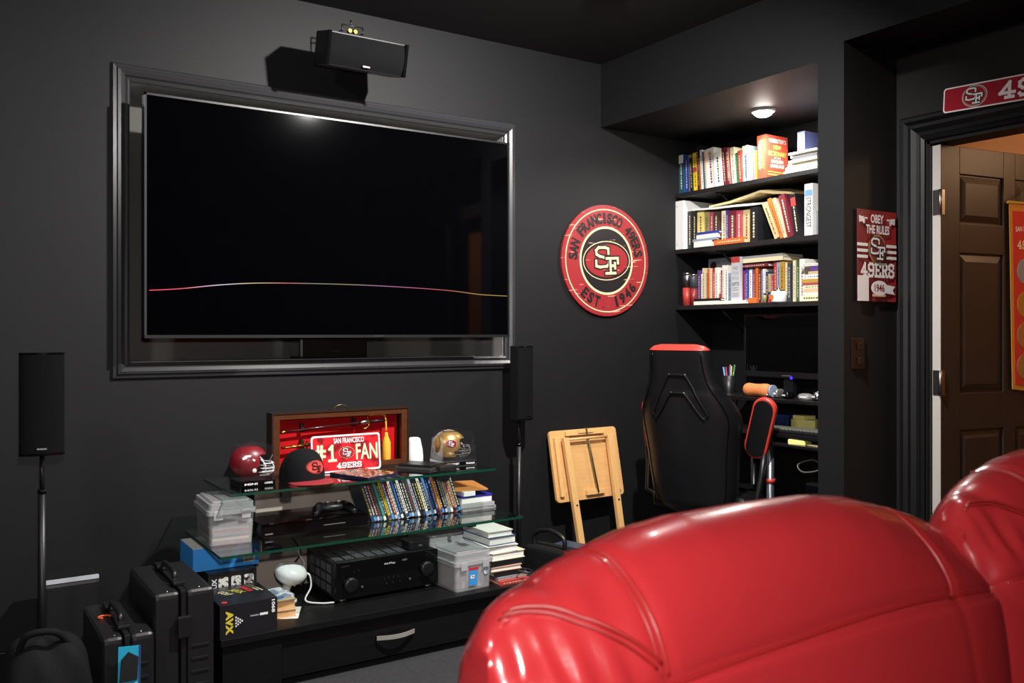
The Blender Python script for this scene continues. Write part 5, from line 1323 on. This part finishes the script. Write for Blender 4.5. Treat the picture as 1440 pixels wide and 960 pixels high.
def canister(label, y, r_, h_, m1, m2):
    t = thing('canister', label, 'canister', (3.615, y, SZ[3]))
    MB().lathe([(r_, 0), (r_, h_ * .55)], 24).build('body', m1, t); MB().lathe([(r_, h_ * .5501), (r_, h_ * .92), (r_ * .9, h_ * .95)], 24).build('upper_body', m2, t)
    MB().lathe([(r_ * 1.03, h_ * .9501), (r_ * 1.03, h_), (r_ * .9, h_ * 1.01)], 24).build('lid', STEEL, t)
canister('silver and red canister at the left end of the lowest shelf', 3.685, .026, .185, pm('red'), SILVER)
canister('shorter dark and red canister right of the silver one on the lowest shelf', 3.634, .022, .175, pm('darkred'), pm('dark'))
for i, (c_, th, L, y, lb, x) in enumerate((('white', .020, .19, 3.41, 'white book lying under the upright books on the lowest shelf, left one', 3.582), ('black', .014, .20, 3.40, 'flat black case on the lying white book of the lowest shelf', 3.584))):
    M = frame((x, y, z3 + i * .0204), (0, 0, 1), (0, 1, 0)); book(lb, M, th, L, .030, pm(c_), None, None, PAGESW)
book('white book lying beneath the grey book with red top', frame((3.582, 3.22, z3), (0, 0, 1), (0, 1, 0)), .0172, .185, .05, pm('white'), None, None, PAGESW)
zt3 = SZ[3] + .216
for i, (c_, th, L, y, z_, lb) in enumerate((('maroon', .016, .17, 3.10, .187, 'maroon book lying over the middle of the lowest shelf row'), ('cream', .022, .31, 3.02, .2165, 'long cream book lying on top of the lowest shelf row'), ('grey', .012, .30, 3.02, .2390, 'grey folder lying topmost on the lowest shelf row'))):
    if i == 0: continue
    M = frame((3.63, y, SZ[3] + z_), (0, 0, 1), (0, 1, 0)); book(lb, M, th, L, .16, pm(c_), None, None, PAGES)
book('maroon book lying across the short spines of the lowest shelf', frame((3.63, 3.115, SZ[3] + .1905), (0, 0, 1), (0, 1, 0)), .018, .20, .15, pm('maroon'), None, pm('cream'))
zz_ = z3
hs = [('cream', .030, .11), ('white', .012, .10), ('peach', .018, .10), ('cream', .016, .10), ('rose', .012, .105), ('gold', .018, .11), ('white', .022, .085), ('tan', .014, .07), ('purple', .026, .06), ('white', .012, .12)]
pos = ['bottom', 'second from the bottom', 'third from the bottom', 'fourth from the bottom', 'fifth from the bottom', 'sixth from the bottom', 'seventh from the bottom', 'eighth from the bottom', 'second from the top', 'top']
for i, (c_, th, L) in enumerate(hs):
    book('%s book, %s of the lying stack on the lowest shelf' % (names.get(c_, c_), pos[i]), frame((3.60, 2.77, zz_), (0, 0, 1), (0, 1, 0)), th, L, .13, pm(c_), 'stack at the right end of the lowest shelf', pm('brown') if i % 3 == 0 else None, PAGES, seed=i); zz_ += th + .0004
t = thing('glass_jar', 'white lidded jar with an orange dot at the front of the lowest shelf', 'jar', (3.605, 3.025, SZ[3]))
MB().lathe([(.036, 0), (.040, .006), (.040, .045), (.034, .055)], 26).build('body', WHITE, t); MB().lathe([(.030, .0552), (.030, .062), (.006, .066), (.008, .075), (.001, .078)], 22, cap=False).build('lid', STEEL, t)
MB().prism(oval(.028, .028, 20), 0, .0006, frame((-.0402, .012, .026), (0, -1, 0), (0, 0, 1))).build('orange_dot', pm('orange'), t)
for lb, y, c_, r_, h_ in (('small green bottle at the front of the lowest shelf', 3.115, 'olive', .012, .05), ('small black bottle beside the green one on the lowest shelf', 3.085, 'black', .013, .055)):
    t = thing('small_bottle', lb, 'bottle', (3.605, y, SZ[3])); MB().lathe([(r_, 0), (r_, h_ * .7), (r_ * .5, h_ * .82)], 18).build('body', pm(c_), t); MB().lathe([(r_ * .55, h_ * .8201), (r_ * .55, h_)], 14).build('cap', BLACK, t)
slab_thing('orange_packet', 'small orange yellow packet at the front of the lowest shelf', 'packet', 3.60, 3.185, SZ[3], .03, .05, .028, pm('orange'), 6)
slab_thing('red_packet', 'small red packet left of the white jar on the lowest shelf', 'packet', 3.598, 3.068, SZ[3], .025, .022, .022, pm('red'), 0)

# ================================================================== SIGNS, SWITCH, BANNER
ob = thing('obey_sign', 'red metal sign with stripes and emblem beside the door', 'sign', M=frame((3.229, 2.2195, 1.588), (1, 0, 0), (0, 0, 1)))
SR = mat('tin_red', '#8c2826', .25, coat=.3)
b = MB()
for k in range(10):
    x0, x1 = -.130 + .26 * k / 10, -.130 + .26 * (k + 1) / 10; zf = lambda x: .004 + .006 * (x / .13) ** 2
    b.add([(x0, -.185, zf(x0)), (x1, -.185, zf(x1)), (x1, .185, zf(x1)), (x0, .185, zf(x0)), (x0, -.185, zf(x0) - .0015), (x1, -.185, zf(x1) - .0015), (x1, .185, zf(x1) - .0015), (x0, .185, zf(x0) - .0015)], [(0, 1, 2, 3), (4, 7, 6, 5), (0, 4, 5, 1), (2, 6, 7, 3)])
b.build('panel', SR, ob)
ZS = .0115
text('OBEY', .085, .036, SIGNWHITE, ob, 0, .150, ZS, 0, .03); text('THE RULES', .155, .036, SIGNWHITE, ob, .005, .107, ZS, 0, .03)
for y in (.022, .046, .070):
    for sx in (-1, 1): MB().box(sx * .096 - .034, sx * .096 + .034, y - .033, y - .025 + .004, ZS, ZS + .0003).build('stripe', SIGNWHITE, ob)
emblem(ob, .116, .116, [(1, GOLDP), (.96, PRINTBLK), (.93, GOLDP), (.90, SR)], SIGNWHITE, 0, .028, ZS + .0004, lh=.74, tk=.068)
slab('49ERS', .225, .052, SIGNWHITE, ob, .005, -.058, ZS, t=.011)
for s_ in (-1, 1):   # pointing hands in the top corners
    b = MB(); b.prism(rrect(.026, .022, .006, 3, s_ * .098, .145), ZS, ZS + .0004); b.prism(rrect(.026, .006, .002, 2, s_ * .078, .150), ZS, ZS + .0004)
    for q in range(3): b.prism(rrect(.012, .005, .002, 2, s_ * .088, .143 - q * .006), ZS + .0004, ZS + .0008)
    b.prism(rrect(.010, .026, .002, 2, s_ * .114, .145), ZS, ZS + .0004); b.build('pointing_hand', SIGNWHITE, ob)
MB().prism([(.015 + p[0], -.130 + p[1]) for p in oval(.110, .060, 30)], ZS, ZS + .0004).build('oval_label', SIGNWHITE, ob)
MB().prism([(.055, -.115), (.120, -.122), (.105, -.138), (.120, -.156), (.058, -.150)], ZS, ZS + .0003).build('ribbon', SIGNWHITE, ob)
MB().prism(rrect(.088, .010, .003, 2, .012, -.160), ZS, ZS + .0003).build('ribbon_foot', pm('peach'), ob)
text('1946', .066, .032, SR, ob, .015, -.130, ZS + .0008, 0, .02)
MB().box(-.128, -.056, -.184, -.082, ZS, ZS + .0004).build('painted_glare', SIGNWHITE, ob, label='white glare painted over the lower left corner of the sign')  # reflected glare painted as a white rectangle on the tin

BRZ = mat('bronze_plate', '#3a2418', .3, .6)
t = thing('light_switch', 'bronze switch plate with two toggles beside the door', 'light switch', M=frame((3.116, 2.2195, 1.192), (1, 0, 0), (0, 0, 1)))
MB().prism(rrect(.078, .125, .006, 3), 0, .006).build('plate', BRZ, t, bevel=.002)
for y in (.03, -.03): MB().box(-.008, .014, y - .014, y + .014, .0062, .014).build('toggle', BRZ, t, bevel=.003)

sg = thing('street_sign', 'long red sign with white border above the door', 'sign', M=frame((3.345, 1.996, 2.139), (0, -1, -.045), (0, -.045, 1)))
SL, SH = .62, .096
MB().prism(rrect(SL, SH, .012, 5, SL / 2, SH / 2), 0, .0016).build('panel', SIGNWHITE, sg)
MB().prism(rrect(SL - .010, SH - .010, .009, 5, SL / 2, SH / 2), .0016, .002).build('red_field', mat('street_red', '#9c1f2e', .22, coat=.4), sg)
MB().prism(rrect(SL - .018, SH - .018, .008, 5, SL / 2, SH / 2), .002, .0021).build('inner_red_field', MATS['street_red'], sg)
emblem(sg, .098, .082, [(1, SIGNWHITE), (.95, PRINTBLK), (.89, GOLDP), (.84, MATS['street_red'])], SIGNWHITE, .125, SH / 2, .0026, lh=.74, tk=.068)
slab('49ERS', .34, .058, SIGNWHITE, sg, .385, SH / 2, .0030, t=.012)
MB().lathe([(.003, 0), (.003, .001)], 10, T((.022, SH * .5, .0021))).build('nail', BLACK, sg)

# banner on the open door
ca, sa = math.cos(R(-9)), math.sin(R(-9))
BM = dr.matrix_world.copy()
BM = T((3.395, DY1 - .014, 0)) @ Matrix.Rotation(R(-9), 4, 'Z') @ frame((.385, -DT - .012, 1.43), (1, 0, 0), (0, 0, 1))
bn = thing('hanging_banner', 'red felt banner with a yellow edge and a column of helmets on the door', 'banner', M=BM)
BF = mat('banner_red', '#c8341f', .85); BY = mat('banner_gold', '#c78a2a', .8); BG = mat('banner_grey', '#8e8e90', .7); BGD = mat('banner_helmet_gold', '#b07a24', .7)
MB().prism([(0, .39), (.24, .39), (.24, -.37), (.12, -.40), (0.02, -.39)], 0, .003).build('felt', BY, bn)
MB().prism([(.018, .355), (.222, .355), (.222, -.355), (.12, -.38), (0.034, -.37)], .003, .0045).build('red_field', BF, bn)
text('SAN FRANCISCO', .17, .022, SIGNWHITE, bn, .12, .285, .0055, R(4), .02); slab('49ERS', .15, .032, CREAM, bn, .12, .215, .0055, t=.006)
for i, (y, m_) in enumerate(((.105, BG), (-.035, BGD), (-.165, mat('banner_tan', '#a8733a', .7)), (-.295, mat('banner_tan', '#a8733a', .7)))):
    h_ = MB()
    pts = [(.105 + .060 * math.cos(R(a)), y + .056 * math.sin(R(a))) for a in range(-10, 231, 15)] + [(.075, y - .050), (.12, y - .054), (.135, y - .02)]
    hm = h_.prism(pts, .0045, .006).build('helmet_patch', m_, bn)
    MB().prism([(.112 + p[0], y - .020 + p[1]) for p in oval(.014, .018, 14)], .0061, .0066).build('ear_hole', PRINTBLK, hm)
    b = MB(); b.strokes([[(0, 0), (1, .1)], [(0, -.5), (.9, -.35)], [(.9, .1), (.8, -.6)]], .135, y - .01, .06, .05, .004, .0064); b.build('face_bars', BG, hm)
    if i: MB().prism([(.135 + p[0], y + .018 + p[1]) for p in oval(.032, .022, 16)], .0061, .0066).build('helmet_mark', pm('crimson'), hm)
b = MB(); b.tube([(0, .392, .002), (.12, .47, .004), (.24, .392, .002)], .0015, 6); b.build('hanging_cord', BLACK, bn)
b = MB(); b.cyl((-.01, .39, .003), (.25, .39, .003), .006, 10); b.build('rod', BY, bn)

# ================================================================== FLOOR: CASES, BAG, BLUE PACK
CASEM = mat('hard_case', '#161618', .42, bump=(140, .15, .001))
def hard_case(label, x0, x1, y0, y1, h_, group):
    t = thing('hard_case', label, 'equipment case', ((x0 + x1) / 2, (y0 + y1) / 2, 0), 0, group)
    w_, d_ = x1 - x0, y1 - y0
    MB().box(-w_ / 2, -.012, -d_ / 2, d_ / 2, .0, h_).build('shell_half', CASEM, t, bevel=.018, seg=3)
    MB().box(.004, w_ / 2, -d_ / 2, d_ / 2, .0, h_).build('shell_half', CASEM, t, bevel=.018, seg=3)
    MB().box(-.0118, .0038, -d_ / 2 - .004, d_ / 2 + .004, .004, h_ + .004).build('rim', BLACK, t, bevel=.003)
    for y in (-d_ * .3, d_ * .3):
        MB().box(-.022, .016, y - .028, y + .028, h_ + .0045, h_ + .018).build('latch', BLACK, t, bevel=.004)
    for z in (h_ * .75,): MB().box(-.024, .018, -d_ / 2 - .020, -d_ / 2 - .0045, z - .035, z + .035).build('latch', BLACK, t, bevel=.004)
    MB().tube(smooth_pts([(-.004, -.08, h_ + .005), (-.004, -.075, h_ + .03), (-.004, 0, h_ + .036), (-.004, .075, h_ + .03), (-.004, .08, h_ + .005)], 5), .009, 10).build('carry_handle', BLACK, t)
    for k in range(4):
        MB().box(w_ / 2 + .0002, w_ / 2 + .005, -d_ * .35 + k * .03, -d_ * .35 + k * .03 + .012, .06, h_ * .8).build('rib', CASEM, t, bevel=.002)
    for k in range(6):
        MB().box(.022, w_ / 2 - .018, -d_ / 2 - .004, -d_ / 2 - .0002, .05 + k * .042, .058 + k * .042).build('rib', CASEM, t, bevel=.001)
    for sx in (-w_ / 2 + .012, w_ / 2 - .012):
        MB().lathe([(.004, 0), (.003, .003)], 10, T((sx * .6, -d_ / 2 + .02, h_ + .0002))).build('rivet', SILVER, t)
    return t
hard_case('tall black hard case standing next to the stand', .595, .785, 2.97, 3.38, .445, 'black hard cases on the floor')
c2 = hard_case('lower black hard case with an orange ring, left of the tall one', .435, .585, 2.90, 3.30, .355, 'black hard cases on the floor')
MB().tube([(-.035 + .018 * math.cos(a), .02 + .014 * math.sin(a), .3595) for a in [2 * math.pi * k / 20 for k in range(15)]], .003, 6).build('orange_ring', mat('orange_plastic', '#d8552c', .4), c2)
bg = thing('camera_bag', 'soft black lumpy bag on the floor under the left speaker', 'bag', (.285, 2.93, 0))
def bag(u, v):
    a = 2 * math.pi * v; e = math.pi * (u - .5); c = max(0, math.cos(e)) ** .45
    k = 1 + .07 * math.sin(3 * a + 4 * u) + .05 * math.sin(7 * a + 9 * u)
    return (.125 * c * math.cos(a) * k, .15 * c * math.sin(a) * k, max(0, .185 + .20 * math.sin(e) + .014 * math.sin(5 * a) * c))
FAB = mat('bag_fabric', '#121213', .85, bump=(300, .5, .002), spec=.2)
MB().grid(bag, 30, 40, cv=True).build('body', FAB, bg)
MB().tube(smooth_pts([(-.07, -.05, .365), (-.05, -.08, .42), (.02, -.09, .42), (.06, -.06, .365)], 6), .010, 8).build('strap', FAB, bg)
b = MB(); b.box(-.07, .07, -.17, -.11, .06, .24); b.build('pocket', FAB, bg, bevel=.03, seg=3)
t = thing('black_box_case', 'black box with a pale strip on top, behind the soft bag', 'case', (.425, 3.56, 0))
MB().box(-.09, .09, -.10, .10, 0, .40).build('body', CASEM, t, bevel=.012)
MB().box(-.085, .085, -.098, -.080, .4005, .412).build('pale_strip', pm('silver'), t)
t = thing('blue_pack', 'cyan blue blister pack leaning on the lower hard case', 'package', M=frame((.492, 2.825, .0), (.97, -.24, 0), (.04, .12, .99)))
MB().box(-.028, .028, 0, .335, -.010, .004).build('card', mat('cyan_card', '#1f9fc4', .35), t)
MB().box(.0282, .034, 0, .335, -.010, .0042).build('dark_edge', pm('navy'), t)
for k in range(6): MB().box(-.022 + k * .008, -.017 + k * .008, .10, .22 - .012 * (k % 2), .0042, .006).build('bristle', pm('cyan'), t)
MB().prism([(-.024, .235), (.026, .240), (.028, .305), (.0, .322), (-.02, .300)], .0042, .012).build('tool_shape', BLACK, t)
MB().box(.018, .025, .12, .23, .0046, .0052).build('white_print', WPR, t)

# bag with a notebook at the right of the stand
t = thing('laptop_bag', 'black bag with curved handle right of the stand', 'bag', (2.36, 3.265, 0), 14)
MB().box(-.06, .06, -.13, .12, 0, .31).build('body', FAB, t, bevel=.02, seg=3)
MB().tube(smooth_pts([(-.02, -.09, .305), (-.02, -.085, .36), (-.02, 0, .385), (-.02, .08, .36), (-.02, .085, .305)], 6), .010, 10).build('handle', BLACK, t)
slab_thing('blue_folder_box', 'dark blue box on the floor beside the black bag', 'box', 2.50, 3.27, 0, .10, .20, .295, mat('dull_blue', '#24405c', .4), 14)
b = MB(); b.tube(smooth_pts([(1.30, 3.60, .40), (1.29, 3.585, .36), (1.31, 3.57, .31), (1.27, 3.575, .27), (1.30, 3.58, BZ + .006)], 6), .004); o = b.build('power_cord', WHITE); tag(o, 'white cord hanging behind the bowl shaped lamp', 'cord')
b = MB(); b.tube(smooth_pts([(1.27, 3.60, .42), (1.30, 3.585, .36), (1.26, 3.57, .31), (1.29, 3.575, .27), (1.25, 3.58, BZ + .006)], 6), .0035); o = b.build('power_cord', BLACK); tag(o, 'black cord crossing the white one behind the lamp', 'cord')
